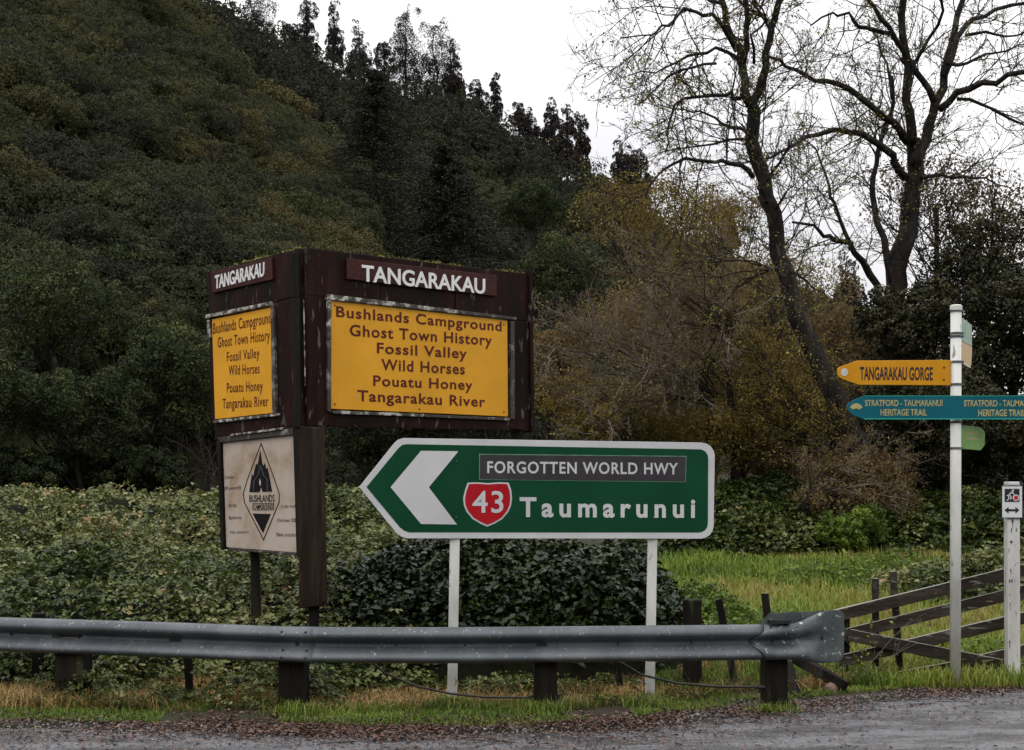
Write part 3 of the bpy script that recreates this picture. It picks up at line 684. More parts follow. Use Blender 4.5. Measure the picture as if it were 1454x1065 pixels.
# ------------------------------------------------------------------ the two big bare trees
def c8(l): return [(800 + x / 2.219, y / 2.219) for x, y in l]
def bare_tree(Yd, limbs, lab, grp, seed, base_px, nleaf):
    global rng
    base = P(base_px[0], 0, Yd); base[2] = float(ground_z(np.array(base[0]), np.array(Yd)))
    root = empty('bare_tree', base, lab, 'tree', grp)
    k = Yd / FOC; allseg = []; ends = []
    for li, (pts_, r0, r1, drift) in enumerate(limbs):
        pp = c8(pts_); m_ = len(pp); yy = Yd + np.linspace(0, drift, m_)
        P3 = [P(x, y, yv) for (x, y), yv in zip(pp, yy)]
        # refine with a little wobble
        P4 = []; 
        for i in range(m_ - 1):
            for q in (0, .5):
                v_ = P3[i] * (1 - q) + P3[i + 1] * q
                if q: v_ = v_ + rng.normal(0, .05, 3)
                P4.append(v_)
        P4.append(P3[-1]); rad = np.linspace(r0 * k, r1 * k, len(P4)) * (.76 if li == 0 else .74)
        if li == 0: P4[0] = np.array([P4[0][0], P4[0][1], base[2] - .3]) if pts_[0][1] > 1100 else P4[0]
        MB().tube(P4, list(rad), 9 if r0 > 8 else 6, rough=.08).build('trunk' if li == 0 else 'limb', M['bark'], root, smooth=True)
        A_ = np.array(P4); seglen = np.linalg.norm(np.diff(A_, axis=0), axis=1); tot = seglen.sum()
        if pts_[0][1] > 900 and li == 0: lo = .45
        else: lo = .15
        cnt = max(5, int(tot * 3.3))
        t = rng.uniform(lo, 1, cnt) * (len(P4) - 1); i = np.minimum(t.astype(int), len(P4) - 2); f = (t - i)[:, None]
        p = A_[i] * (1 - f) + A_[i + 1] * f; d0 = unit(A_[i + 1] - A_[i])
        per = unit(np.cross(d0, rng.normal(size=(cnt, 3)))); an = rng.normal(.95, .2, cnt)[:, None]
        d = unit(d0 * np.cos(an) + per * np.sin(an) + [0, 0, .15])
        Ls = rng.uniform(.7, 2.7, cnt); r_ = np.minimum(.020, rad[i] * .6)
        nodes, dirs = branches(p, d, Ls, 5, .2, .04)
        allseg += nodes_to_segs(nodes, r_, .35)
        p, d, l2, r2 = spawn(nodes, dirs, Ls, r_, 6, .75, .5); n2, d2 = branches(p, d, l2, 4, .25, .03); allseg += nodes_to_segs(n2, np.maximum(r2, .007), .5)
        p, d, l3, r3 = spawn(n2, d2, l2, r2, 3, .7, .55); n3, d3 = branches(p, d, l3, 3, .28, .02); allseg += nodes_to_segs(n3, np.maximum(r3, .0045), .7)
        ends.append(n3.reshape(-1, 3)); ends.append(n2[:, 1:].reshape(-1, 3))
    twig_mesh('twig_set', allseg, M['twig'], root, .0045)['kind'] = 'stuff'
    E = np.concatenate(ends); q = E[rng.integers(0, len(E), nleaf)] + rng.normal(0, .05, (nleaf, 3))
    V, T, A = leaf_arrays(q, rng.normal(size=(nleaf, 3)), .055 * rng.uniform(.5, 1.4, nleaf), np.clip(rng.normal(.55, .35, nleaf), 0, 1), .6)
    np_mesh('leaf_set', V, T, M['sparse_leaf'], root, A)['kind'] = 'stuff'
A_L = [
    ([(980, 1560), (930, 1400), (870, 1270), (800, 1130), (735, 1000), (700, 850), (670, 720), (640, 620), (610, 500), (600, 380), (595, 340)], 20, 12, .5),
    ([(595, 340), (575, 260), (560, 170), (530, 120), (510, 30), (490, -60), (470, -160)], 9, 5, .6),
    ([(565, 200), (575, 100), (575, 0), (580, -100)], 6, 4, -.5),
    ([(598, 345), (615, 290), (640, 210), (650, 130), (665, 60), (680, 0), (690, -100)], 9, 5, -.8),
    ([(598, 560), (560, 520), (500, 505), (420, 505), (350, 515), (300, 550), (260, 620)], 5, 1.5, -1.5),
    ([(585, 430), (560, 405), (500, 390), (430, 350), (380, 345), (300, 330)], 4, 1, 1.5),
    ([(560, 310), (530, 290), (470, 300), (380, 310), (345, 350), (325, 420), (320, 480)], 4.5, 1.5, -1),
    ([(545, 160), (500, 80), (470, 45), (420, 38), (360, 50), (310, 80), (280, 110), (180, 120)], 5, 1.2, -1.8),
    ([(560, 190), (480, 150), (420, 170), (350, 200), (290, 230), (200, 240)], 4, 1, 1.2),
    ([(500, 10), (430, -20), (340, -10), (280, -5), (240, 5)], 4, .8, .8),
    ([(480, 200), (400, 215), (330, 240), (270, 300), (220, 330)], 3, .8, -2),
    ([(600, 430), (520, 440), (430, 460), (350, 470), (270, 500)], 3, .8, 2),
    ([(640, 640), (620, 590), (660, 540), (700, 480), (710, 440)], 4, 2, -.8),
    ([(680, 840), (620, 850), (560, 880), (500, 920)], 3.5, 1, -1),
    ([(710, 850), (760, 880), (810, 920), (830, 935)], 3, 1, -1),
    ([(720, 950), (690, 940), (650, 930)], 3, 1, -1),
    ([(650, 90), (620, 40), (560, 10), (520, -30)], 3.5, 1.5, 1),
    ([(600, 200), (590, 110), (640, 60), (600, 0)], 3, 1.5, -1.4),
]
bare_tree(28.9, A_L, 'big half-bare tree with a leaning trunk and fine twigs, left of the two', 'big bare trees against the sky', 1, (1245, 700), 10000)
B_L = [
    ([(1020, 1300), (1025, 1120), (1030, 1000), (1050, 900), (1060, 800), (1090, 700), (1100, 600), (1108, 500), (1102, 440)], 24, 14, .3),
    ([(1100, 450), (1090, 350), (1085, 250), (1075, 150), (1065, 50), (1068, -80)], 10, 6, -.4),
    ([(1112, 520), (1130, 470), (1150, 400), (1170, 330), (1200, 230), (1220, 150), (1240, 50), (1260, -60)], 11, 5, .6),
    ([(1168, 320), (1130, 250), (1090, 190), (1050, 130), (1000, 60), (960, 0), (930, -60)], 6.5, 3, -.8),
    ([(1185, 345), (1240, 290), (1320, 260), (1400, 235), (1480, 225), (1560, 200)], 7.5, 3.5, -1),
    ([(1200, 240), (1240, 120), (1290, 60), (1360, 30), (1460, 10), (1520, -30)], 6, 2.5, 1.2),
    ([(1240, 312), (1320, 330), (1400, 370), (1480, 410)], 3.5, 1.5, -1),
    ([(1265, 112), (1330, 100), (1390, 115), (1460, 100)], 3.5, 1.5, -1),
    ([(1085, 450), (1060, 410), (1010, 370), (960, 325), (900, 280), (830, 255), (760, 235), (700, 210), (650, 180)], 8, 2.5, -2.4),
    ([(1080, 560), (1040, 510), (1000, 460), (940, 420), (870, 410), (800, 425), (730, 455), (680, 480), (640, 500)], 8, 2, -2.6),
    ([(1015, 980), (990, 900), (945, 825), (900, 765), (850, 755), (820, 745), (790, 710), (720, 700)], 8, 2, -1.4),
    ([(900, 760), (870, 690), (840, 620), (830, 560), (800, 480), (760, 440)], 4, 1, -1),
    ([(1035, 890), (1010, 750), (980, 650), (975, 560), (990, 480), (1010, 400), (1040, 330), (1035, 240)], 7, 3, .8),
    ([(1050, 130), (1000, 100), (930, 85), (900, 40), (850, 40), (780, 80)], 5, 1.5, -1),
    ([(1035, 310), (1020, 200), (990, 120), (960, 60)], 3, 1, 1),
    ([(1130, 560), (1190, 550), (1260, 555), (1330, 560), (1400, 590)], 4, 1.2, 1),
    ([(1210, 200), (1270, 200), (1330, 170), (1400, 160), (1460, 140)], 4, 1.2, 2),
    ([(1085, 240), (1130, 160), (1180, 80), (1190, 0), (1200, -50)], 4, 2, -1.5),
]
bare_tree(34, B_L, 'big forked bare tree with arching boughs, right of the two', 'big bare trees against the sky', 2, (1262, 700), 11000)

# ------------------------------------------------------------------ brambles, ivy, hedge
def leaf_bank(name, lab, cat, xr, yr2, hfun, n, size, mat, vfun, kind='stuff', mound=True, tri=3, depth=.13, flutter=.42, shoot=.10):
    x = rng.uniform(*xr, n); Y = rng.uniform(*yr2, n); h = hfun(x, Y)
    keep = h > .05; x = x[keep]; Y = Y[keep]; h = h[keep]; m_ = len(x)
    e_ = .05; gx = (hfun(x + e_, Y) - h) / e_; gy_ = (hfun(x, Y + e_) - h) / e_
    nor = unit(np.stack([-gx, -gy_, np.ones(m_)], 1))
    c = np.stack([x, Y, h], 1) - nor * np.abs(rng.normal(0, depth, m_))[:, None] + rng.normal(0, .02, (m_, 3))
    sh = rng.random(m_) < shoot; c[sh, 2] += rng.uniform(.03, .22, sh.sum()) * np.clip(fbm(x[sh] * 2.5, Y[sh] * 2.5, 99, 2) + .5, 0, 1.3)
    s = size * rng.uniform(.6, 1.35, m_)
    v = np.clip(vfun(x, Y, h) + rng.normal(0, .19, m_), 0, 1)
    ln = unit(nor * .45 + rng.normal(size=(m_, 3)) * flutter + [0, 0, .9])
    parts = []
    for j in range(tri):
        a = 2.1 * j + rng.normal(0, .2, m_); t = unit(np.cross(ln, rng.normal(size=(m_, 3)))) if j == 0 else t
        bb = np.cross(ln, t); off = (t * np.cos(a)[:, None] + bb * np.sin(a)[:, None]) * s[:, None] * .5
        parts.append(leaf_arrays(c + off, ln + rng.normal(size=(m_, 3)) * .35, s, v, .68, .12))
    V, T, A = cat_arrays(parts)
    root = np_mesh(name, V, T, mat, None, A); tag(root, lab, cat, kind=kind)
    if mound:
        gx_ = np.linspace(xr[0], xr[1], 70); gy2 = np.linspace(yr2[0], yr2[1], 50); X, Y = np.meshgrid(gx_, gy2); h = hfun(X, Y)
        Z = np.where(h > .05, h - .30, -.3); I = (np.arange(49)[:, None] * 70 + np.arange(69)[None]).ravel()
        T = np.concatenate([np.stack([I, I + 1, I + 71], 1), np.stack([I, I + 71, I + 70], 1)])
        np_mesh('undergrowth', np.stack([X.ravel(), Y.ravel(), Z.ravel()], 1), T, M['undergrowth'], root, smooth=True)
    return root
def h_left(x, Y):
    h = np.interp(Y, [12.7, 13.0, 13.6, 14.3, 16, 20, 26, 34, 42], [0, .25, .5, .84, 1.15, 1.5, 1.78, 1.8, 1.0])
    u = x / Y * FOC + HX
    f = 1 + fbm(x * 1.1, Y * 1.1, 31, 4) * .36 + fbm(x * .3, Y * .3, 33, 2) * .10
    fade = np.clip((640 - u) / 80, 0, 1)
    fr = np.clip((Y - 12.7 - .25 * fbm(x * 1.5, Y * 0, 35)) / .5, 0, 1)
    return h * f * fade * fr
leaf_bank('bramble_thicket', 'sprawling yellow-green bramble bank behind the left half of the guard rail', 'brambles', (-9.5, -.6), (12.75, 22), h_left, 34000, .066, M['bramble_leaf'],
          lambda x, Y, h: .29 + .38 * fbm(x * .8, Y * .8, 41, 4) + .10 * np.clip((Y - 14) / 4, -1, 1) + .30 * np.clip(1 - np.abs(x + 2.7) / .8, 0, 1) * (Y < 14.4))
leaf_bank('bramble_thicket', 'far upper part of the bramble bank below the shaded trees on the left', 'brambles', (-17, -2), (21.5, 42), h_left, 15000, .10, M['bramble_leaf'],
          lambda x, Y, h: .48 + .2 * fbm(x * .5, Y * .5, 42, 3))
def h_ivy(x, Y):
    cx_ = -.15; d = np.sqrt((np.abs(x - cx_) / 2.2) ** 3.0 + (np.abs(Y - 15.2) / 1.65) ** 2.4)
    return np.clip(1 - d, 0, 1) ** .33 * 1.52 * (1 + fbm(x * 1.3, Y * 1.3, 51, 4) * .24)
leaf_bank('ivy_bush', 'dark green glossy bush between the legs of the green road sign', 'bush', (-2.5, 2.3), (13.4, 17), h_ivy, 14000, .080, M['ivy_leaf'],
          lambda x, Y, h: .36 + .22 * fbm(x * .9, Y * .9, 52, 3) + .1 * (h > 1.3), kind='thing', depth=.08)
def h_hedge(x, Y):
    u = x / Y * FOC + HX
    h = np.interp(Y, [26.3, 27, 28, 30, 34], [0, .55, .95, 1.3, 1.4]) * (1 + fbm(x * .5, Y * .5, 61, 3) * .4)
    return np.where(h > 0, h + .74, 0) * np.clip((u - 850) / 60, 0, 1)
leaf_bank('bramble_hedge', 'grey-green bramble hedge along the far side of the grass paddock', 'hedge', (1.5, 14.5), (26.3, 34), h_hedge, 20000, .115, M['bramble_leaf'],
          lambda x, Y, h: .22 + .4 * fbm(x * .5, Y * .5, 62, 3), kind='stuff', depth=.12)
def h_r(x, Y):
    d = np.sqrt(((x - 8.2) / 3.0) ** 2 + ((Y - 21.3) / 2.3) ** 2)
    return np.clip(1 - d, 0, 1) ** .4 * 1.15 * (1 + fbm(x * 1.1, Y * 1.1, 71, 3) * .3)
leaf_bank('leafy_bush', 'yellow-green low bush behind the cycle trail marker post', 'bush', (5, 11.4), (18.8, 23.8), h_r, 9000, .075, M['bramble_leaf'],
          lambda x, Y, h: .40 + .3 * fbm(x * .7, Y * .7, 72, 3), kind='thing')
def h_g(x, Y):
    d = np.sqrt(((x - 2.6) / 1.45) ** 2 + ((Y - 18) / 1.8) ** 2) + fbm(x * 1.7, Y * 1.7, 75, 3) * .35
    return np.clip(1 - d, 0, 1) ** .6 * .62 * (1 + fbm(x * 1.9, Y * 1.9, 73, 3) * .6)
leaf_bank('leafy_bush', 'fresh green low bush beside the right leg of the green road sign', 'bush', (1.3, 4.2), (16.1, 19.9), h_g, 9000, .055, M['grass'],
          lambda x, Y, h: .12 + .25 * fbm(x * .9, Y * .9, 74, 3), kind='thing')
leafy_tree(1215, 752, 95, 75, 26.5, M['grass'], 'bright green feathery bush against the hedge beyond the paddock', None, n=9000, size=.07, shift=-.3, name='green_bush', cat='bush')

for px_b, py_b, wb, hb, Yb, mt, sh_b, lab_b in (
    (1010, 722, 90, 60, 30.5, 'bramble_leaf', -.2, 'olive green bush at the hedge just right of the green road sign'),
    (1090, 712, 110, 56, 31, 'ochre_leaf', -.1, 'pale olive bush on the hedge in the hollow under the leaning trunk'),
    (1300, 735, 110, 70, 28.5, 'bramble_leaf', -.05, 'light green bush on the hedge left of the tall white signpost'),
    (1405, 728, 100, 80, 28, 'bramble_leaf', -.1, 'mid green bush on the hedge between the signpost and the cycle trail marker')):
    leafy_tree(px_b, py_b, wb, hb, Yb, M[mt], lab_b, 'bushes along the far hedge', n=9000, size=.065, shift=sh_b, name='hedge_bush', cat='bush', sub=.5)
# ------------------------------------------------------------------ grasses
def blades(name, lab, x, Y, hgt, wid, v, mat, lean=.35, cat='grass'):
    n = len(x); z = ground_z(x, Y); p = np.stack([x, Y, z], 1)
    a = rng.uniform(0, 6.283, n); d = np.stack([np.cos(a), np.sin(a), 0 * a], 1); s = np.stack([-np.sin(a), np.cos(a), 0 * a], 1)
    ln = rng.uniform(.05, 1, n) * lean
    mid = p + d * (hgt * ln * .35)[:, None] + np.array([0, 0, 1.]) * (hgt * .6)[:, None]
    tip = p + d * (hgt * ln * 1.3)[:, None] + np.array([0, 0, 1.]) * (hgt * (1 - .5 * ln ** 2))[:, None]
    w_ = wid[:, None]
    V = np.stack([p - s * w_, p + s * w_, mid + s * w_ * .8, mid - s * w_ * .8, tip], 1).reshape(-1, 3)
    i = np.arange(n)[:, None] * 5
    T = np.concatenate([i + [0, 1, 2], i + [0, 2, 3], i + [3, 2, 4]], 1).reshape(-1, 3)
    return tag(np_mesh(name, V, T, mat, None, np.repeat(np.clip(v, 0, 1), 5)), lab, cat, kind='stuff')
# paddock
n = 48000
Y = 13.2 + (28.5 - 13.2) * rng.random(n) ** 1.1; u = rng.uniform(.10, .46, n); x = u * Y
hh = (.16 + .10 * fbm(x * .8, Y * .8, 81, 3)) * rng.uniform(.5, 1.4, n) * (1 + (Y - 13) / 60)
strawy = np.clip(fbm(x * .45, Y * .3, 82, 4) * 1.3 - .02 + .25 * np.exp(-((Y - 25) / 8) ** 2), -.3, .6)
blades('paddock_grass', 'rough green and straw-coloured grass in the paddock behind the rail fence', x, Y, hh, .004 + Y * .00035, .30 + strawy * .75 + rng.normal(0, .12, n), M['grass'], .6)
# verge: green strip and long straw grass
n = 36000
x = rng.uniform(-6.2, 5.2, n); e = road_edge(x); Y = e + .33 + rng.random(n) ** 1.3 * 1.0 + .22 * fbm(x * 1.1, x * 0, 84)
dens = fbm(x * .9, Y * .9, 85, 3); gm = interp(x, [(-7, -.1), (-4.6, -.1), (-4.3, .25), (-3.3, .2), (-2.9, -.25), (-2.1, -.15), (-1.7, .5), (2.6, .5), (6, .4)]); keep = (dens > -gm) & ((Y - e) > .22); x = x[keep]; Y = Y[keep]; e = e[keep]
blades('verge_grass', 'short bright green grass at the foot of the guard rail posts', x, Y, .032 * rng.uniform(.4, 1.7, len(x)) * (1 + .8 * (Y - e > .9)), np.full(len(x), .004), .18 + rng.normal(0, .12, len(x)) + .18 * (fbm(x * 2, Y * 2, 86) > .2), M['grass'], .8)
n = 52000
x = rng.uniform(-6.4, 3.4, n); e = road_edge(x); Y = e + .85 + rng.random(n) * 1.9; Y += .2 * fbm(x, x * 0, 88)
pat = fbm(x * .9, Y * .9, 87, 3); keep = (pat + .18 * (x > -1.6) > -.05) | (rng.random(len(pat)) < .30); x = x[keep]; Y = Y[keep]; pat = pat[keep]
blades('straw_grass', 'long dead straw-coloured grass under the guard rail', x, Y, (.12 + .13 * np.clip(pat, -.3, 1)) * rng.uniform(.4, 1.7, len(x)), np.full(len(x), .0035), .48 + .75 * fbm(x * 1.7, Y * 2.2, 187, 3) + rng.normal(0, .2, len(x)), M['straw'], 1.7)
n = 20000
Y = rng.uniform(36, 66, n); x = rng.uniform(-.46, -.02, n) * Y
blades('shaded_grass', 'dark green grass under the trees left of the brown sign', x, Y, .40 * rng.uniform(.5, 1.3, n), np.full(n, .03), rng.normal(.35, .15, n), M['mid_leaf'], .6)
def h_weed(x, Y):
    e_ = road_edge(x); f_ = np.clip((Y - e_ - .75) / .4, 0, 1)
    return np.clip(fbm(x * 1.6, Y * 1.9, 141, 3) + .12 * (x < -1.5) - .05, 0, 1) * (.55 - .35 * np.clip((x + 1.7) / .4, 0, 1) * np.clip((2.4 - x) / .4, 0, 1)) * f_
leaf_bank('verge_weeds', 'low leafy weeds mixed into the dead grass under the guard rail', 'weeds', (-6.3, 4.2), (11.6, 13.6), h_weed, 17000, .046, M['bramble_leaf'],
          lambda x, Y, h: .30 + .3 * fbm(x * 2, Y * 2, 142, 3), mound=False, depth=.05, shoot=.05)
def h_pw(x, Y):
    return np.clip(fbm(x * .55, Y * .4, 151, 3) - .24, 0, 1) * .6 * np.clip((x / Y - .13) / .03, 0, 1) + np.where(ground_z(x, Y) > .03, ground_z(x, Y), 0) * 0
def lift(fn): return lambda x, Y: np.where(fn(x, Y) > .05, fn(x, Y) + np.maximum(ground_z(x, Y), 0), 0)
leaf_bank('paddock_weeds', 'leafy green weeds standing in patches in the grass paddock', 'weeds', (2.2, 11.5), (14.2, 26), lift(h_pw), 15000, .07, M['grass'],
          lambda x, Y, h: .16 + .2 * fbm(x, Y, 152, 3), mound=False, depth=.12, shoot=.2)
# tufts at the feet of posts and legs
tx, ty = [], []
for px_f, Yf in ((105, 12.0), (417, 11.6), (774, 11.66), (1099, 11.8), (641, 12.0), (922, 12.0), (1356, 13.25), (1437, 13.65), (983, 12.8), (347, 13.6), (1196, 13.6)):
    m_ = 260; tx.append((px_f - HX) / FOC * Yf + rng.normal(0, .11, m_)); ty.append(Yf + rng.normal(0, .07, m_))
tx = np.concatenate(tx); ty = np.concatenate(ty)
blades('post_tufts', 'ragged grass tufts crowding the feet of the posts and sign legs', tx, ty, .11 * rng.uniform(.4, 1.5, len(tx)), np.full(len(tx), .004), rng.normal(.35, .25, len(tx)), M['grass'], 1.2)
# loose chips and twigs on the road edge
n = 4500; x = rng.uniform(-6.5, 6.5, n); Y = road_edge(x) + .25 - np.abs(rng.normal(0, .45, n)); z = np.maximum(ground_z(x, Y), 0) + .003
c_ = np.stack([x, Y, z], 1); d_ = unit(rng.normal(size=(n, 3)) * [1, 1, .3]); sz = .006 * rng.uniform(.5, 2.2, n)
V, T = seg_arrays(c_ - d_ * sz[:, None], c_ + d_ * sz[:, None], sz, sz * .7)
M['chips'] = surf('grey_chips', [(.05, .045, .045), (.16, .15, .155), (.34, .33, .34)], .45, 60, bump=0)
tag(np_mesh('loose_gravel', V, T, M['chips']), 'loose grey stone chips scattered along the road edge', 'gravel', kind='stuff')
n = 420; x = rng.uniform(-6.5, 6.5, n); Y = road_edge(x) + .15 - np.abs(rng.normal(0, .35, n)); z = np.maximum(ground_z(x, Y), 0) + .008
c_ = np.stack([x, Y, z], 1); d_ = unit(rng.normal(size=(n, 3)) * [1, .7, .06]); sz = rng.uniform(.03, .16, n)
V, T = seg_arrays(c_ - d_ * sz[:, None], c_ + d_ * sz[:, None], np.full(n, .003), np.full(n, .002))
tag(np_mesh('fallen_twigs', V, T, M['twig']), 'small dark fallen twigs lying along the road edge', 'twigs', kind='stuff')
# fallen leaves along the road edge
n = 52000
x = rng.uniform(-6.5, 6.5, n); e = road_edge(x); off = .16 - rng.normal(0, .26, n) - .4 * (rng.random(n) < .25) * rng.exponential(1, n); Y = e + off
keep = rng.random(n) < np.clip(.6 + 1.2 * fbm(x * 1.2, Y * 2.2, 91, 4), 0, 1); x = x[keep]; Y = Y[keep]; off = off[keep]
x2 = rng.uniform(-6.5, 6.5, 1500); Y2 = rng.uniform(9.6, 11.5, 1500); k2 = (Y2 < road_edge(x2)) & (fbm(x2 * .9, Y2 * 1.5, 93, 3) > -.05)
x = np.concatenate([x, x2[k2]]); Y = np.concatenate([Y, Y2[k2]])
z = np.maximum(ground_z(x, Y), 0 * x) + rng.uniform(.004, .02, len(x))
V, T, A = leaf_arrays(np.stack([x, Y, z], 1), np.array([0, 0, 1.]) + rng.normal(size=(len(x), 3)) * .22, .034 * rng.uniform(.35, 1.6, len(x)), np.clip(rng.normal(.35, .26, len(x)), 0, 1), .5, .1)
tag(np_mesh('leaf_litter', V, T, M['litter'], None, A), 'wet reddish brown fallen leaves along the edge of the road', 'leaves', kind='stuff')

# ------------------------------------------------------------------ lettering
_cap = {}
def text(s, F, x0, yb0, x1, yb1, ytop, c, mat, parent, name='lettering', ext=.002, bold=0.0, sp=1.0, letters=False, label=None):
    """baseline runs from photo point (x0,yb0) to (x1,yb1); capitals reach ytop at x0; the text is set on the plane of F"""
    a0, b0 = F.ab(x0, yb0); a1, b1 = F.ab(x1, yb1); _, bt = F.ab(x0, ytop); hcap = bt - b0
    def mesh_of(q):
        cu = bpy.data.curves.new('t', 'FONT'); cu.body = q; cu.size = 1; cu.offset = bold; cu.space_character = sp; cu.extrude = 0; cu.resolution_u = 4
        ob = bpy.data.objects.new('t', cu); col.objects.link(ob)
        dg = bpy.context.evaluated_depsgraph_get(); me_ = bpy.data.meshes.new_from_object(ob.evaluated_get(dg)); bpy.data.objects.remove(ob)
        co = np.array([v.co[:] for v in me_.vertices]); fs = [list(p.vertices) for p in me_.polygons]; bpy.data.meshes.remove(me_)
        return co, fs
    if 'H' not in _cap: _cap['H'] = mesh_of('H')[0][:, 1].max()
    co, fs = mesh_of(s); lo, hi = co[:, 0].min(), co[:, 0].max()
    def put(co_, fs_, nm):
        tt = (co_[:, 0] - lo) / (hi - lo); a = a0 + (a1 - a0) * tt; b = b0 + (b1 - b0) * tt + co_[:, 1] / _cap['H'] * hcap
        mb = MB(); nn = len(co_)
        mb.v = [tuple(F.pt(a[i], b[i], c + ext)) for i in range(nn)]
        mb.f = [list(f) for f in fs_]
        if ext > .0035:
            # side walls from boundary edges
            from collections import Counter
            ed = Counter(); dr = {}
            for f in fs_:
                for i in range(len(f)):
                    e_ = (f[i], f[(i + 1) % len(f)]); ed[tuple(sorted(e_))] += 1; dr[tuple(sorted(e_))] = e_
            mb.v += [tuple(F.pt(a[i], b[i], c)) for i in range(nn)]
            for k_, cnt in ed.items():
                if cnt == 1: p_, q_ = dr[k_]; mb.f.append([q_, p_, p_ + nn, q_ + nn])
        return mb.build(nm, mat, parent)
    if not letters:
        o = put(co, fs, name)
        o['kind'] = 'stuff'
        return o
    # split into islands = letters
    par = list(range(len(co)))
    def find(i):
        while par[i] != i: par[i] = par[par[i]]; i = par[i]
        return i
    for f in fs:
        for i in f[1:]: par[find(i)] = find(f[0])
    groups = {}
    for i in range(len(co)): groups.setdefault(find(i), []).append(i)
    gl = sorted(groups.values(), key=lambda g_: co[g_, 0].mean()); out_ = []
    for g_ in gl:       # the dot of an i belongs to its stem
        if out_ and co[g_, 0].min() >= co[out_[-1], 0].min() - .03 and co[g_, 0].max() <= co[out_[-1], 0].max() + .03 or out_ and co[out_[-1], 0].min() >= co[g_, 0].min() - .03 and co[out_[-1], 0].max() <= co[g_, 0].max() + .03: out_[-1] = out_[-1] + g_
        else: out_.append(g_)
    groups = dict(enumerate(out_))
    for g_ in groups.values():
        mp_ = {i: k for k, i in enumerate(g_)}; put(co[g_], [[mp_[i] for i in f] for f in fs if f[0] in mp_], 'letter')
def pq(F, pts): return [F.ab(*p) for p in pts]
def board(F, pts, c0, c1, name, mat, parent, bevel=.004, label=None):
    o = MB().prism(F, pq(F, pts), c0, c1).build(name, mat, parent, bevel=bevel)
    if label: o['label'] = label
    return o

# ------------------------------------------------------------------ brown two-sided settlement sign
YC = 13.2
O = P(435, HY, YC); O[2] = 0
FR = Frame(O, (1.128, 1)); FLf = Frame(O, (.856, -1))
big = empty('settlement_sign', O, 'weathered brown timber sign with yellow panels on two faces meeting at a corner post', 'sign')
sb = M['sign_brown']
# right face carcass
board(FR, [(439, 352.2), (540, 364), (540, 431), (437, 419)], -.05, 0, 'header_board', sb, big)
board(FR, [(541, 364.3), (646, 377), (646, 443.5), (541, 431.2)], -.05, -.004, 'header_board', sb, big)
board(FR, [(647, 377.2), (751, 389), (751.5, 456), (647, 443.8)], -.05, 0.002, 'header_board', sb, big)
board(FR, [(437, 419.5), (467, 423), (467, 604), (439, 604)], -.05, .004, 'side_board', sb, big)
board(FR, [(724, 453.5), (751.5, 456.6), (753, 612), (724, 608)], -.05, .003, 'side_board', sb, big)
board(FR, [(467.5, 584), (723.5, 594), (723.5, 611), (467.5, 606)], -.05, .0, 'bottom_board', sb, big)
board(FR, [(749, 383), (753.5, 383.4), (757, 614), (752.5, 613.7)], -.13, .03, 'edge_post', sb, big)
board(FR, [(462, 425), (728, 455), (728, 595), (462, 586)], -.07, -.052, 'backing_board', M['timber_dark'], big)
panR = board(FR, [(470, 427), (720, 455), (721, 591.5), (469.5, 580.5)], -.045, .006, 'panel', M['yellow'], big, .003, 'large yellow panel')
# trims, broken into lengths
board(FR, [(461, 418), (560, 429.5), (560, 435.5), (461, 425.5)], -.02, .035, 'trim', M['peel'], big)
board(FR, [(561, 430), (650, 441), (650, 446), (561, 436)], -.02, .033, 'trim', M['peel'], big)
board(FR, [(651, 441), (731, 451), (731, 455), (651, 446)], -.02, .034, 'trim', M['peel_dark'], big)
board(FR, [(463, 426), (468.5, 427), (468, 482), (463, 482)], -.02, .03, 'trim', M['peel'], big)
board(FR, [(463, 483), (468, 483), (468, 585), (463, 584)], -.02, .03, 'trim', M['peel_dark'], big)
board(FR, [(723, 456), (728.5, 456.6), (729, 596), (723, 595)], -.02, .028, 'trim', M['peel_dark'], big)
board(FR, [(470, 583), (600, 588), (600, 592), (470, 587.5)], -.02, .03, 'trim', M['peel'], big)
board(FR, [(601, 588.3), (722, 593.5), (722, 597.5), (601, 592.4)], -.02, .03, 'trim', M['peel_dark'], big)
nb = board(FR, [(490, 367), (703, 391.5), (703, 421), (490, 396.5)], .003, .03, 'name_board', M['name_brown'], big)
text('TANGARAKAU', FR, 511, 399, 686, 417.5, 376.5, .03, M['letter_white'], nb, ext=.008, bold=.02, letters=True)
for s, x0, yt, yb0, x1, yb1 in (('Bushlands Campground', 476.7, 434.6, 449.6, 711.6, 470.2), ('Ghost Town History', 496, 460.6, 476.5, 697.8, 490.5), ('Fossil Valley', 534.5, 486.3, 501.2, 662.4, 509),
                                ('Wild Horses', 540.7, 509.5, 525.2, 659.3, 531.5), ('Pouatu Honey', 529.3, 532.8, 547.4, 670.3, 553.5), ('Tangarakau River', 507, 553.6, 569, 688.2, 577.5)):
    text(s, FR, x0, yb0, x1, yb1, yt, .006, M['maroon'], panR, bold=.02, ext=.003, sp=1.12, letters=True)
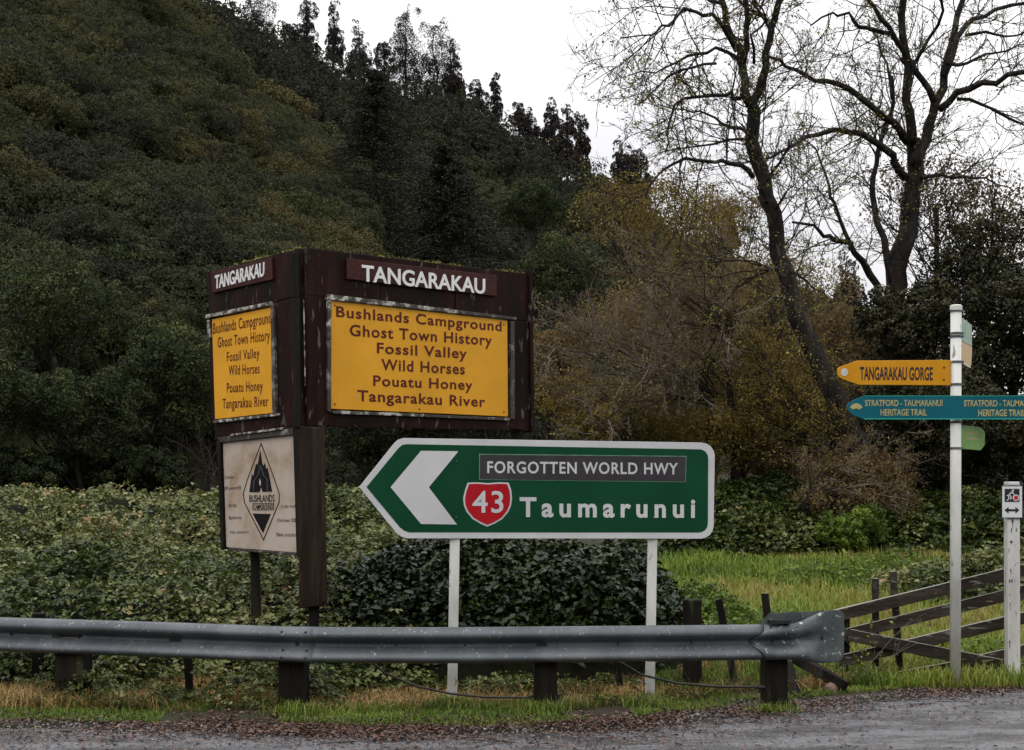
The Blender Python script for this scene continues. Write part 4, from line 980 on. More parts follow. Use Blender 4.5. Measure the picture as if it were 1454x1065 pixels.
# left face
board(FLf, [(294, 386), (362, 369), (362, 435.5), (297, 450)], -.05, 0, 'header_board', sb, big)
board(FLf, [(362.6, 368.8), (426.5, 352.3), (427, 419), (362.6, 435.3)], -.05, .004, 'header_board', sb, big)
board(FLf, [(391, 429), (428, 420), (430, 604), (394, 606)], -.05, .002, 'side_board', sb, big)
board(FLf, [(296, 451), (301, 450), (306, 600), (301, 600.6)], -.05, .002, 'side_board', sb, big)
board(FLf, [(304, 599), (431, 588), (431, 613), (305, 625)], -.06, -.003, 'bottom_board', sb, big)
board(FLf, [(299, 448), (392, 432), (394, 590), (303, 600)], -.07, -.052, 'backing_board', M['timber_dark'], big)
panL = board(FLf, [(301.5, 453.5), (386.6, 436.3), (389.4, 586.3), (306, 595.2)], -.045, .006, 'panel', M['yellow'], big, .003, 'small yellow panel')
board(FLf, [(295, 447.5), (388, 428.5), (388, 433.5), (295, 452.5)], -.02, .035, 'trim', M['peel'], big)
board(FLf, [(387.5, 434), (392, 433), (395, 589), (390, 590)], -.02, .03, 'trim', M['peel_dark'], big)
board(FLf, [(306, 597), (398, 587), (398, 590.5), (306, 601)], -.02, .03, 'trim', M['peel'], big)
board(FLf, [(296, 455), (300, 454), (301, 480), (297, 481)], -.0, .02, 'trim', M['peel'], big)
nl = board(FLf, [(303, 387), (389, 366), (390.5, 397), (304.5, 416.5)], .005, .03, 'name_board', M['name_brown'], big)
text('TANGARAKAU', FLf, 309.5, 410.5, 379.5, 392, 392, .03, M['letter_white'], nl, ext=.008, bold=.02, letters=True)
for s, x0, yt, yb0, x1, yb1 in (('Bushlands Campground', 303.5, 459, 474, 386, 458.5), ('Ghost Town History', 310, 479, 493.5, 384, 483), ('Fossil Valley', 323, 500, 513.5, 369.4, 507.5),
                                ('Wild Horses', 325.7, 518.8, 532.8, 369.4, 530), ('Pouatu Honey', 323, 543.6, 557.5, 374, 554.5), ('Tangarakau River', 317, 566, 580, 382, 576.5)):
    text(s, FLf, x0, yb0, x1, yb1, yt, .006, M['maroon'], panL, bold=.008, ext=.003, sp=1.1)
board(FR, [(432.6, 425), (434, 425), (436, 548), (434.8, 548)], -.03, -.02, 'trim', M['peel'], big)
# corner posts and legs
board(FR, [(429.5, 356), (435.5, 356.5), (436.5, 420), (432, 420)], -.22, -.09, 'corner_post', M['timber_dark'], big)
board(FR, [(431, 421), (436.5, 421), (438.5, 606), (434, 606)], -.22, -.08, 'corner_post', M['timber_dark'], big)
c0 = P(444.5, HY, 13.28)
MB().beam((c0[0], c0[1], EYE - (862 - HY) / FOC * 13.2), (c0[0] - .02, c0[1], EYE + (HY - 606) / FOC * 13.2), .235, .20, up=(0, 1, 0), jit=.012).build('corner_post', M['post_brown'], big, bevel=.01)
c1 = P(459.5, HY, 13.17)
MB().beam((c1[0], c1[1], .86), (c1[0] - .02, c1[1], 2.57), .035, .06, up=(0, 1, 0), jit=.006).build('batten', M['post_brown'], big, bevel=.004)
c2 = P(446, HY, 13.28)
MB().beam((c2[0], c2[1], -.2), (c2[0], c2[1], .84), .09, .09, up=(0, 1, 0)).build('leg', M['timber_dark'], big, bevel=.006)
al, _ = FLf.ab(347, 700); q = FLf.pt(al, 0, -.15)
MB().beam((q[0], q[1], -.2), (q[0] - .03, q[1], 2.5), .09, .09, up=(0, 1, 0)).build('leg', M['timber_dark'], big, bevel=.006)
ar_, _ = FR.ab(742, 700); q = FR.pt(ar_, 0, -.12)
MB().beam((q[0], q[1], -.2), (q[0], q[1], 4.3), .10, .10, up=(0, 1, 0)).build('leg', M['timber_dark'], big, bevel=.006)
# moss and dead leaves lodged along the top edges
for F_, pa, pb in ((FR, (438, 352.3), (750, 389)), (FLf, (295, 385.8), (427, 352.3))):
    a0_, b0_ = F_.ab(*pa); a1_, b1_ = F_.ab(*pb); t_s = rng.random(420); t_s = t_s[fbm(t_s * 14, t_s * 0, 5, 3) > -.15]
    q_ = np.array([F_.pt(a0_ + (a1_ - a0_) * t, b0_ + (b1_ - b0_) * t + abs(rng.normal(0, .012)), rng.uniform(-.05, .005)) for t in t_s])
    V, T, A = leaf_arrays(q_, rng.normal(size=q_.shape), .028 * rng.uniform(.4, 1.5, len(q_)), rng.random(len(q_)), .5)
    np_mesh('moss', V, T, M['sparse_leaf'], big, A)['kind'] = 'stuff'
# campground board below the left face
cb = empty('campground_board', FLf.pt(FLf.ab(368, 700)[0], FLf.ab(368, 780)[1], -.02), 'stained cream board with a black diamond forest logo hung below the brown sign', 'sign')
crm = board(FLf, [(314, 629), (417, 617.5), (422, 785), (319, 777)], -.045, -.02, 'panel', M['cream'], cb, .003)
board(FLf, [(308.5, 626), (313.6, 625.5), (319, 779), (315, 780)], -.06, .012, 'frame_side', M['timber_dark'], cb)
board(FLf, [(417.5, 613), (428, 612), (429, 789), (422.5, 788.5)], -.06, .014, 'frame_side', M['timber_dark'], cb)
board(FLf, [(309, 621.5), (417, 608.5), (417, 617), (314, 628.3)], -.06, .012, 'frame_top', M['peel_dark'], cb)
board(FLf, [(330, 616.5), (405, 607), (405, 610), (330, 619.5)], .013, .03, 'trim', M['peel'], cb)
board(FLf, [(322, 778.2), (422, 786), (422, 789), (322, 781)], -.05, -.01, 'frame_bottom', M['peel_dark'], cb)
def lg(x, y): return FLf.ab(340 + x / 7.1, 620 + y / 7.1)
ot = [lg(*p) for p in ((203, 60), (345, 440), (388, 570), (388, 660), (228, 1050), (32, 665), (20, 570), (62, 430))]
cen = np.mean(ot, axis=0); inn = [tuple(cen + (np.array(p) - cen) * (.965)) for p in ot]
MB().ring(FLf, ot, inn, -.02, -.016).build('logo_outline', M['ink'], crm)
MB().prism(FLf, [lg(*p) for p in ((195, 140), (206, 215), (213, 270), (228, 300), (240, 268), (253, 325), (268, 315), (285, 400), (300, 480), (313, 552), (218, 556), (203, 500), (188, 558), (85, 560), (98, 470), (110, 375), (124, 405), (137, 340), (155, 272), (168, 292), (180, 235))], -.02, -.015).build('logo_trees', M['ink'], crm)
MB().prism(FLf, [lg(*p) for p in ((118, 775), (300, 780), (222, 970))], -.02, -.015).build('logo_triangle', M['ink'], crm)
mbr = MB()
for l_ in ([(195, 290), (180, 380), (140, 440)], [(200, 290), (232, 390), (268, 430)], [(135, 440), (128, 550)], [(268, 430), (272, 550)]):
    for a_, b_2 in zip(l_[:-1], l_[1:]):
        (x0, y0), (x1, y1) = a_, b_2
        mbr.prism(FLf, [lg(x0 - 4, y0), lg(x0 + 4, y0), lg(x1 + 4, y1), lg(x1 - 4, y1)], -.0145, -.0125)
mbr.build('logo_tent_lines', M['ink_blue'], crm)
MB().prism(FLf, [lg(*p) for p in ((194, 420), (204, 460), (200, 500), (188, 470))], -.0145, -.0125).build('logo_light', M['lens'], crm)
def lp(x, y): return (340 + x / 7.1, 620 + y / 7.1)
def tl(s, x0, yt, yb, x1, yb1, mat=M['ink'], bold=.0, nm='lettering'):
    text(s, FLf, x0, yb, x1, yb1, yt, -.019, mat, crm, bold=bold, ext=.003, name=nm)
tl('BUSHLANDS', *lp(85, 0)[:1], lp(0, 588)[1], lp(0, 657)[1], lp(338, 0)[0], lp(0, 655)[1], bold=.01)
tl('CAMPGROUND', lp(128, 0)[0], lp(0, 685)[1], lp(0, 732)[1], lp(322, 0)[0], lp(0, 728)[1], bold=.01)
bx0 = [lg(*p) for p in ((118, 672), (332, 670), (332, 738), (118, 742))]; cen = np.mean(bx0, axis=0)
MB().ring(FLf, bx0, [tuple(cen + (np.array(p) - cen) * np.array([.96, .86])) for p in bx0], -.02, -.016).build('logo_frame', M['ink'], crm)
for s, x0, yt, yb, x1, yb1 in (('Cabins', 315.5, 675.5, 680, 330, 679), ('(Powered)', 317, 690.5, 696, 340, 694.5), ('W Kit', 322, 715.5, 720.5, 334, 720), ('Bathrms', 323, 732.5, 737.5, 341, 737), ('Hot showers', 325, 753.5, 757.5, 351, 757),
                              ('. Cafe hall', 394.5, 717, 721, 417, 720.5), ('. Kitchen BB', 389, 736, 741, 418, 741), ('Bike tracks', 390.5, 756, 761.5, 418, 762)):
    tl(s, x0, yt, yb, x1, yb1, M['ink_faded'])

# ------------------------------------------------------------------ green highway sign
g0 = P(520, HY, 11.98); g1 = P(1010, HY, 12.55); g0[2] = 0
FG = Frame(g0, (g1[0] - g0[0], g1[1] - g0[1]))
gs = empty('highway_sign', (FG.pt(FG.ab(780, 700)[0], 0, 0)), 'green road sign shaped like a left arrow with a white border on two white legs', 'sign')
def arc(cx, cy, r, a0, a1, n=5): return [(cx + r * math.cos(R(a0 + (a1 - a0) * i / (n - 1))), cy - r * math.sin(R(a0 + (a1 - a0) * i / (n - 1)))) for i in range(n)]
outl = [(510, 691.5), (560, 629)] + [(565, 624.5), (573, 622)] + arc(996, 647.5, 19, 90, 0) + arc(995, 746.5, 18.5, 0, -90) + [(577, 764.5), (569, 761.5), (562, 756)]
inl = [(520.5, 691.5), (566, 636), (571, 631.8), (577, 630.7)] + arc(993, 650.5, 12.5, 90, 0) + arc(992.5, 743.5, 12.5, 0, -90) + [(581, 755.8), (574, 753.5), (568, 749)]
plate = board(FG, outl, -.018, 0, 'sign_plate', M['sheet_white'], gs, .002)
face = board(FG, inl, 0.0005, .003, 'sign_face', M['sign_green'], plate, 0)
board(FG, [(597.7, 640.1), (650.8, 640.8), (608.8, 692), (648.8, 744.8), (597.7, 744), (554.5, 691.7)], .0035, .006, 'arrow', M['sheet_white'], face, 0)
board(FG, [(680.3, 644.5), (974.6, 647.5), (973.5, 684.7), (680.3, 681.4)], .0035, .005, 'name_plate_edge', M['mint'], face, 0)
pl = board(FG, [(681.4, 645.5), (973.6, 648.5), (972.6, 683.7), (681.4, 680.4)], .0055, .008, 'name_plate', M['plate_grey'], face, 0)
text('FORGOTTEN WORLD HWY', FG, 691.6, 671.3, 962.3, 673.4, 655, .008, M['sheet_white'], face, bold=.02, sp=1.12, letters=True)
def shield(k):
    S = [(663.8, 685.4), (676, 684.8), (693, 686), (709, 684.8), (722.1, 685.4), (725.8, 696), (726.9, 707.7), (725.5, 718), (721.5, 727), (713, 737), (703, 743), (691.9, 747.8), (681, 743), (671, 737), (662.4, 727), (658.6, 718), (657.5, 707.7), (660, 696)]
    c = (692.2, 712); return [(c[0] + (x - c[0]) * k, c[1] + (y - c[1]) * k) for x, y in S]
board(FG, shield(1), .0035, .006, 'route_shield', M['sheet_white'], face, 0)
board(FG, shield(.925), .0065, .009, 'route_shield', M['shield_red'], face, 0)
text('43', FG, 670.5, 727.5, 714.5, 727.5, 697, .009, M['sheet_white'], face, bold=.012, sp=1.1, letters=True)
text('Taumarunui', FG, 737.7, 733, 986.8, 734.3, 706.3, .0035, M['sheet_white'], face, bold=.03, sp=1.42, letters=True)
for bx, tx in ((641.5, 648), (922, 928.5)):
    Yp = float(FG.pt(FG.ab(tx, 700)[0], 0)[1]) + .05
    p0 = P(bx, 1010, Yp); p0[2] = -.15; p1 = P(tx, 640, Yp)
    MB().beam(p0, p1, .088, .06, up=(0, 1, 0)).build('leg', M['post_white'], gs, bevel=.006)
for yy in (655, 735):
    a, b = FG.ab(560, yy); a2, _ = FG.ab(1000, yy)
    MB().prism(FG, [(a + .15, b - .02), (a2 - .1, b - .02), (a2 - .1, b + .02), (a + .15, b + .02)], -.035, -.019).build('rear_brace', M['galv'], gs)

for bx_, by_ in ((648, 655), (648, 735), (928, 657), (928, 735)):
    a, b = FG.ab(bx_, by_); q = FG.pt(a, b, .004)
    MB().tube([q, q + FG.w * .008], [.011, .008], 8).build('bolt', M['galv_dull'], gs)
for bx_, by_ in ((475, 434), (475, 574), (715, 461), (715, 585), (595, 446), (595, 581)):
    a, b = FR.ab(bx_, by_); q = FR.pt(a, b, .006)
    MB().tube([q, q + FR.w * .006], [.010, .007], 8).build('screw', M['steel_dark'], big)
# ------------------------------------------------------------------ guard rail
RP = [(-700, 858, 14.2), (-300, 868, 13.1), (0, 878, 12.3), (220, 884.5, 11.95), (430, 892.0, 11.72), (640, 892.5, 11.65), (850, 890.5, 11.72), (1035, 889, 11.85), (1090, 888, 11.9), (1205, 886, 12.02)]
RA = np.array(RP, float)
# deep W section
def rail_pt(px):
    # smooth interpolation
    def f(t):
        c = np.array([-60, -30, 0, 30, 60])
        return np.mean([np.interp(t + d, RA[:, 0], RA[:, 1]) for d in c]), np.mean([np.interp(t + d, RA[:, 0], RA[:, 2]) for d in c])
    y, Yd = f(px); return P(px, y, Yd)
def rail_frame(px):
    a = rail_pt(px - 5); b = rail_pt(px + 5); u = b - a; u[2] = 0; u /= np.linalg.norm(u); return rail_pt(px), u, np.array([u[1], -u[0], 0])
PROF = [(.020, .310), (.035, .308), (.055, .298), (.072, .278), (.082, .256), (.085, .240), (.080, .227), (.060, .212), (.030, .196), (.008, .181), (0, .168), (0, .150), (.008, .136), (.028, .118), (.052, .096), (.072, .072), (.083, .052), (.085, .038), (.078, .024), (.058, .010), (.035, .002), (.015, 0)]
PROF = [(c * 1.15, z) for c, z in PROF]
rail = empty('guard_rail', rail_pt(640) * [1, 1, 0], 'galvanised steel guard rail on dark timber posts along the road edge', 'guard rail')
def beam_mesh(pxs, c_off, name, mat, lap=False, label=None):
    V = []; F_ = []; n = len(PROF)
    for px in pxs:
        p, u, w_ = rail_frame(px)
        for c, z in PROF: V.append(p + w_ * (c - .096 + c_off) + np.array([0, 0, z - .31]))
    for i in range(len(pxs) - 1):
        for k in range(n - 1): F_.append([i * n + k, (i + 1) * n + k, (i + 1) * n + k + 1, i * n + k + 1])
    mb = MB(); mb.v = V; mb.f = F_
    o = mb.build(name, mat, rail, smooth=True, solid=.004)
    if label: o['label'] = label
    return o
beam_mesh(np.linspace(-690, -150, 12), 0, 'beam', M['galv'])
beam_mesh(np.linspace(-170, 443, 30), .006, 'beam', M['galv'])
beam_mesh(np.linspace(425, 1092, 34), 0, 'beam', M['galv'])
def bolt(px, z, c, r=.014, name='bolt', parent=rail, wd=1.0):
    p, u, w_ = rail_frame(px); q = p + np.array([0, 0, z - .31]) + w_ * (c - .083)
    MB().tube([q, q + w_ * .012], [r, r * .8], 8).build(name, M['steel_dark'], parent)
for px in (400, 434):
    for z, c in ((.270, .078), (.045, .086), (.105, .046), (.205, .05)): bolt(px, z, c, .012)
for px in (105, 418, 772, 1100): bolt(px, .158, .004, .016)
for px in (-160, -128, 8, 250, 560, 660, 880, 985): bolt(px, .158, .004, .009)
for px in (74, 242, 770):   # slotted washers
    p, u, w_ = rail_frame(px); q = p + w_ * -.073 + np.array([0, 0, -.155])
    MB().beam(q - u * .045, q + u * .045, .008, .02).build('washer', M['steel_dark'], rail)
# posts
POSTS = [(-250, 1003, .24), (105, 1006, .285), (417.5, 1014, .24), (774, 1010, .20), (1099, 998, .205)]
for px, yb, wd in POSTS:
    p, u, w_ = rail_frame(px); wp = wd
    c = p - w_ * (.083 + .02 + .09); ang = math.atan2(u[1], u[0])
    zb = -.25; zt = p[2] - .035
    c = np.array([(px - HX) / FOC * c[1], c[1], 0])
    MB().box((c[0], c[1], (zb + zt) / 2), (wp, .17, zt - zb), ang).build('post', M['timber_dark'], rail, bevel=.008)
# end terminal
V = []; F_ = []; n = len(PROF)
secs = [(1086, 0), (1100, 0), (1115, .02), (1130, .08), (1142, .25), (1153, .5), (1163, .75), (1173, .93), (1182, 1), (1191, 1), (1196, 1.0), (1199.5, 1.0)]
for i, (px, m_) in enumerate(secs):
    for k, (c, z) in enumerate(PROF):
        pxx = px
        if i == 0: pxx = px - 17 * math.exp(-((z - .155) / .075) ** 2)
        p, u, w_ = rail_frame(pxx)
        zf = z / .31; ztop = .31 + .128 * m_; zbot = 0 - (.035 * min(1, m_ * 1.4))
        if px >= 1191: zbot += .008; ztop -= .003
        if px >= 1196: zbot += .020; ztop -= .010
        if px > 1199: zbot += .05; ztop -= .03
        zz_ = zf * (ztop - zbot) + zbot
        cc = c * (1 - m_) + .055 * m_ + .006
        V.append(p + w_ * (cc - .083) + np.array([0, 0, zz_ - .31]))
for i in range(len(secs) - 1):
    for k in range(n - 1): F_.append([i * n + k, (i + 1) * n + k, (i + 1) * n + k + 1, i * n + k + 1])
mb = MB(); mb.v = V; mb.f = F_
mb.build('end_terminal', M['galv_dull'], rail, smooth=True, solid=.005)['label'] = 'flattened dull grey end piece'
pe, ue, we = rail_frame(1140); FE = Frame(pe * [1, 1, 0] - we * .075, ue)
board(FE, [(1075, 890), (1081, 884), (1092, 871), (1190, 866), (1196, 868), (1198, 874), (1196, 900), (1085, 900)], -.006, 0, 'backing_plate', M['galv_dull'], rail, 0)
board(FE, [(1088, 879), (1118, 879), (1118, 884.5), (1088, 884.5)], .03, .09, 'bracket', M['steel_dark'], rail, .002)
for px in (1094, 1131): bolt(px, .285, .08, .013)
# slot and bolts in terminal
p, u, w_ = rail_frame(1168); q = p + w_ * (-.02) + np.array([0, 0, -.12]); MB().tube([q, q + w_ * .012], [.013, .01], 8).build('bolt', M['steel_dark'], rail)
# anchor cables
def cable(pts, lab, grp='sagging wire cables below the guard rail'):
    P3 = [P(*q) for q in pts]; r_ = empty('anchor_cable', P3[-1], lab, 'cable', grp)
    fine = []
    for i in range(len(P3) - 1):
        for q in np.linspace(0, 1, 5)[:-1]: fine.append(P3[i] * (1 - q) + P3[i + 1] * q)
    fine.append(P3[-1])
    MB().tube(fine, .011, 6).build('wire', M['cable'], r_, smooth=True)
    MB().tube([P3[-1] - [.10, 0, 0], P3[-1]], [.018, .02], 8).build('clamp', M['steel_dark'], r_)
cable([(525, 938, 11.85), (545, 955, 11.85), (590, 974, 11.85), (640, 985, 11.86), (690, 990, 11.88), (765, 990.5, 11.9)], 'wire cable sagging from the rail to the third visible post')
cable([(880, 940, 11.95), (910, 958, 11.95), (960, 970, 12.0), (1020, 975, 12.03), (1088, 975.5, 12.05)], 'wire cable sagging from the rail to the last post beside the end piece')
a = P(774, 990, 11.83)
MB().beam(a - [.15, 0, 0], a + [.13, 0, 0], .02, .03).box(a + [.11, -.02, 0], (.03, .05, .06)).build('cable_anchor', M['steel_dark'], rail)

# ------------------------------------------------------------------ stakes and old fence posts behind the rail
def stake(x0, yb, x1, yt, Yd, wd, lab, mat='timber_dark', grp='old stakes standing behind the guard rail', cat='stake', name='wooden_stake', rnd=False):
    k = Yd / FOC; p0 = P(x0, yb, Yd); p1 = P(x1, yt, Yd); p0[2] = min(p0[2], float(ground_z(np.array(p0[0]), np.array(Yd)))) - .12
    mb = MB()
    if rnd: mb.tube([p0, (p0 + p1) / 2, p1 - [0, 0, .01], p1], [wd * k / 2, wd * k / 2, wd * k / 2, wd * k / 2 * .93], 12, rough=.03)
    else: mb.beam(p0, p1, wd * k, wd * k * .7, up=(0, 1, 0), jit=.003)
    tag(mb.build(name, M[mat], None, bevel=.004), lab, cat, grp)
stake(55, 978, 55, 870, 13.1, 16, 'stout stake under the rail left of the leftmost thick post')
stake(201, 970, 201, 880, 13.3, 11, 'thin stake in the brambles midway between the first two thick posts')
stake(271, 998, 264, 880, 12.5, 11, 'thin leaning stake right of the mid stake under the rail')
stake(884, 985, 872, 900, 12.9, 9, 'short leaning stake under the rail just left of the right sign leg')
stake(983, 988, 983, 851, 12.95, 27, 'thick round post with a flat top behind the rail right of the green sign', grp=None, cat='post', name='fence_post', rnd=True)
stake(1048, 976, 1020, 851, 13.1, 10, 'thin stake leaning left behind the rail right of the round post')
stake(1105, 975, 1086, 843, 13.1, 10, 'thin leaning stake rising behind the left end of the end piece')

# ------------------------------------------------------------------ wooden rail fence
YF = 14.0
fc = empty('rail_fence', P(1330, 975, YF), 'dark mossy timber rail fence sloping up to the right with a diagonal brace', 'fence')
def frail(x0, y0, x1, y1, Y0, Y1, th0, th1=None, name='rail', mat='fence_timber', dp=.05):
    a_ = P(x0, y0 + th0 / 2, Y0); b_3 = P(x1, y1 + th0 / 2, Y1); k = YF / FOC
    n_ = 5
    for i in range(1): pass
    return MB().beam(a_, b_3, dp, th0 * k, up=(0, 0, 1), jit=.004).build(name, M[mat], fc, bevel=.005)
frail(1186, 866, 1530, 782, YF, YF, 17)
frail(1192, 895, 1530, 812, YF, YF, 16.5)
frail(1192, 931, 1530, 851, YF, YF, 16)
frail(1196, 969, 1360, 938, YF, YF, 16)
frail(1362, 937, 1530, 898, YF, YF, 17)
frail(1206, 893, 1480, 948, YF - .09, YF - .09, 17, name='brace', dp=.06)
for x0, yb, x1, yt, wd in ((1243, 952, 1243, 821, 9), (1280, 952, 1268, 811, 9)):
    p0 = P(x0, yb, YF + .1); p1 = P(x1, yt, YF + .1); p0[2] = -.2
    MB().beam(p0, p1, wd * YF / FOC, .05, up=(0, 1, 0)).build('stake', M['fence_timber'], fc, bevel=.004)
for x0, yt in ((1196, 872), (1520, 770)):
    p1 = P(x0, yt, YF + .10); p0 = p1.copy(); p0[2] = -.2
    MB().beam(p0, p1, .12, .12, up=(0, 1, 0), jit=.01).build('post', M['timber_dark'], fc, bevel=.01)
# lichen tufts hanging on the fence end, broken timber and stone below the end piece
bt = MB().beam(P(1128, 935, 13.2), P(1200, 975, 12.9), .06, .10, up=(0, 0, 1), jit=.01).build('broken_timber', M['timber_dark'], None, bevel=.006)
tag(bt, 'broken dark timber slanting down below the end of the guard rail', 'timber')
bt = MB().beam(P(1112, 920, 13.3), P(1135, 992, 12.8), .07, .08, up=(0, 1, 0), jit=.01).build('broken_timber', M['timber_dark'], None, bevel=.006)
tag(bt, 'short dark prop leaning beside the last guard rail post', 'timber')
sp_ = P(1180, 979, 12.95); mb = MB(); 
ring = []
for i in range(6):
    ph = math.pi * i / 5; ring.append((math.cos(ph), math.sin(ph)))
mb.tube([sp_ + [0, 0, .07 * -c] for c, s in ring], [max(.004, .075 * s) for c, s in ring], 9, rough=.15)
tag(mb.build('stone', M['stone'], None, smooth=True), 'reddish round stone on the grass under the end of the guard rail', 'stone')
def twigs(base, K, Lr, lab, mat='twig', up=.6, leaf=None, r=.005, spread=.6, cat='plant', name='bare_sprig', grp=None):
    root = empty(name, base, lab, cat, grp)
    d = unit(np.stack([rng.normal(0, spread, K), rng.normal(0, spread, K), np.full(K, up)], 1)); p = np.repeat(np.array([base]), K, 0); Ls = rng.uniform(*Lr, K)
    nodes, dirs = branches(p, d, Ls, 5, .18, -.02); r0 = np.full(K, r); segs = nodes_to_segs(nodes, r0, .4)
    p, d, l2, r2 = spawn(nodes, dirs, Ls, r0, 4, .6, .4); n2, d2 = branches(p, d, l2, 3, .2, 0); segs += nodes_to_segs(n2, r2)
    twig_mesh('stem_set', segs, M[mat], root, .0018)['kind'] = 'stuff'
    if leaf:
        m_ = leaf[1]; q = n2.reshape(-1, 3)[rng.integers(0, n2.size // 3, m_)] + rng.normal(0, .01, (m_, 3))
        V, T, A = leaf_arrays(q, rng.normal(size=(m_, 3)) + [0, -.2, .6], leaf[2] * rng.uniform(.6, 1.3, m_), np.clip(rng.normal(.4, .25, m_), 0, 1), .6)
        np_mesh('leaf_set', V, T, M[leaf[0]], root, A)['kind'] = 'stuff'
def gp(px, Yd): 
    p = P(px, 0, Yd); p[2] = float(ground_z(np.array(p[0]), np.array(Yd))); return p
twigs(gp(1000, 12.3), 4, (.4, .8), 'reddish bare sprig under the rail between the right sign leg and the last post', spread=1.0)
twigs(gp(925, 12.2), 5, (.3, .6), 'small reddish leafy sprig at the foot of the right sign leg', leaf=('litter', 60, .03), spread=.9)
twigs(gp(1232, 13.4), 4, (.3, .6), 'dark bare sprig in front of the left end of the rail fence')
twigs(gp(1135, 12.6), 5, (.15, .35), 'tiny bare sprig beside the last guard rail post')
twigs(gp(1165, 13.8), 5, (.4, 1.05), 'pale leafy weed standing behind the end piece of the guard rail', leaf=('grass', 130, .05))
twigs(gp(1215, 13.7), 4, (.5, 1.0), 'trailing pale lichen-covered creeper on the end of the rail fence', mat='pale_twig', leaf=('bramble_leaf', 60, .03))
twigs(gp(655, 12.0), 4, (.1, .2), 'small weed tuft at the foot of the left sign leg', leaf=('bramble_leaf', 50, .03))

# ------------------------------------------------------------------ finger post
YP = 13.33
fp = empty('finger_post', P(1357, 975, YP), 'tall white round signpost carrying orange, teal and small green arms', 'signpost')
b0 = P(1356.3, 985, YP); b0[2] = -.2; t0 = P(1357.5, 437, YP)
MB().tube([b0, (b0 + t0) / 2, t0], .0525, 20).build('pole', M['post_white'], fp, smooth=True)
MB().tube([P(1357.5, 441, YP), P(1357.5, 434.5, YP), P(1357.5, 433, YP)], [.060, .060, .045], 20).build('cap', M['post_white'], fp, bevel=.002)
for y in (441.5, 473.5, 478, 514, 546, 599.5, 636.5):
    MB().tube([P(1357.3, y + 1.5, YP), P(1357.3, y - 1.5, YP)], .059, 20).box(P(1366.5, y, YP - .0), (.02, .03, .02)).build('clamp_band', M['galv_dull'], fp)
FP = Frame((0, YP - .01, 0), (1, 0))
arm = board(FP, [(1188.8, 525), (1191, 521.5), (1196, 519.5), (1217, 512.2), (1349.5, 511.3), (1349.5, 547.2), (1218.7, 546.5), (1197, 538.6), (1191, 535.5), (1188.8, 532)], -.012, .012, 'arm', M['finger_yellow'], fp, .003, 'orange pointed arm')
MB().prism(FP, [(FP.ab(1198.5, 528.7)[0] + .036 * math.cos(R(t)), FP.ab(1198.5, 528.7)[1] + .04 * math.sin(R(t))) for t in range(0, 360, 24)], .012, .015).build('disc', M['lens'], arm)
text('TANGARAKAU GORGE', FP, 1220.5, 539.2, 1324, 539.6, 521.2, .012, M['navy'], arm, bold=.025, letters=True)
for y in (521.9, 539.4):
    a, b = FP.ab(1339.7, y); q = FP.pt(a, b, .012); MB().tube([q, q + [0, -.006, 0]], .009, 8).build('bolt', M['steel_dark'], arm)
FT = Frame((0, YP - .075, 0), (1, 0))
def mir(pts, c=1357.5): return pts + [(2 * c - x, y) for x, y in reversed(pts)]
tp = mir([(1226.6, 595.6), (1212, 590), (1204, 583), (1202, 578), (1204, 573), (1213, 567.3), (1226.6, 562)])
tarm = board(FT, tp, -.012, .012, 'arm', M['teal'], fp, .002, 'long teal board pointing both ways')
board(FT, [(1226.6, 593.9), (1488.4, 593.9), (1488.4, 595.7), (1226.6, 595.7)], .0125, .0145, 'edge_stripe', M['teal_edge'], tarm, 0)
board(FT, [(1226.6, 561.8), (1488.4, 561.8), (1488.4, 563), (1226.6, 563)], .0125, .0145, 'edge_stripe', M['teal_edge'], tarm, 0)
for x0, x1, s, yt, yb in ((1227.7, 1337.5, 'STRATFORD - TAUMARANUI', 568, 576.6), (1249.6, 1315.6, 'HERITAGE TRAIL', 581, 590), (1368, 1478, 'STRATFORD - TAUMARANUI', 568.3, 577), (1388.4, 1455, 'HERITAGE TRAIL', 581.6, 590.8)):
    text(s, FT, x0, yb, x1, yb, yt, .0125, M['gold'], tarm, bold=.02, sp=1.0, letters=True)
fan = [(1215.2 + 9.6 * math.cos(R(t)), 582 - 9.6 * math.sin(R(t)) * .95) for t in range(160, 19, -14)] + [(1215.2 + 4.5 * math.cos(R(t)), 583.2 - 3.0 * math.sin(R(t))) for t in range(30, 151, 24)]
board(FT, fan, .0125, .015, 'emblem', M['gold'], tarm, 0)
# small arms going away behind the pole
e0 = np.array([(1362 - HX) / FOC * YP, YP, 0]); e1 = np.array([(1378.5 - HX) / FOC * 13.92, 13.92, 0])
FS = Frame(e0, (e1 - e0)[:2])
ga = board(FS, [(1364.5, 451), (1378.5, 461.5), (1378.8, 492), (1364.5, 484.5)], -.01, .01, 'arm', M['mint'], fp, .002, 'small faded green arm seen edge-on')
board(FS, [(1369, 460), (1375, 464), (1375, 481), (1369, 478)], .011, .012, 'print', M['pale_green'], ga, 0)
board(FS, [(1364.5, 485.2), (1378.8, 492.6), (1378.8, 502), (1377.6, 518), (1376.4, 521), (1364.5, 513)], -.01, .01, 'arm', M['amber_pale'], fp, .002, 'small faded ochre arm seen edge-on')
board(FS, [(1364.5, 513.2), (1376.4, 521.2), (1376.4, 522.6), (1364.5, 515)], -.01, .012, 'edge_strip', M['white'], fp, 0)
FS2 = Frame((e0[0], YP, 0), (1, .55))
pg = board(FS2, [(1364.5, 604), (1391, 607), (1397.3, 613), (1397.3, 632), (1391.5, 639.5), (1364.5, 637)], -.01, .01, 'arm', M['pale_green'], fp, .002, 'short pale green arm below the teal board')
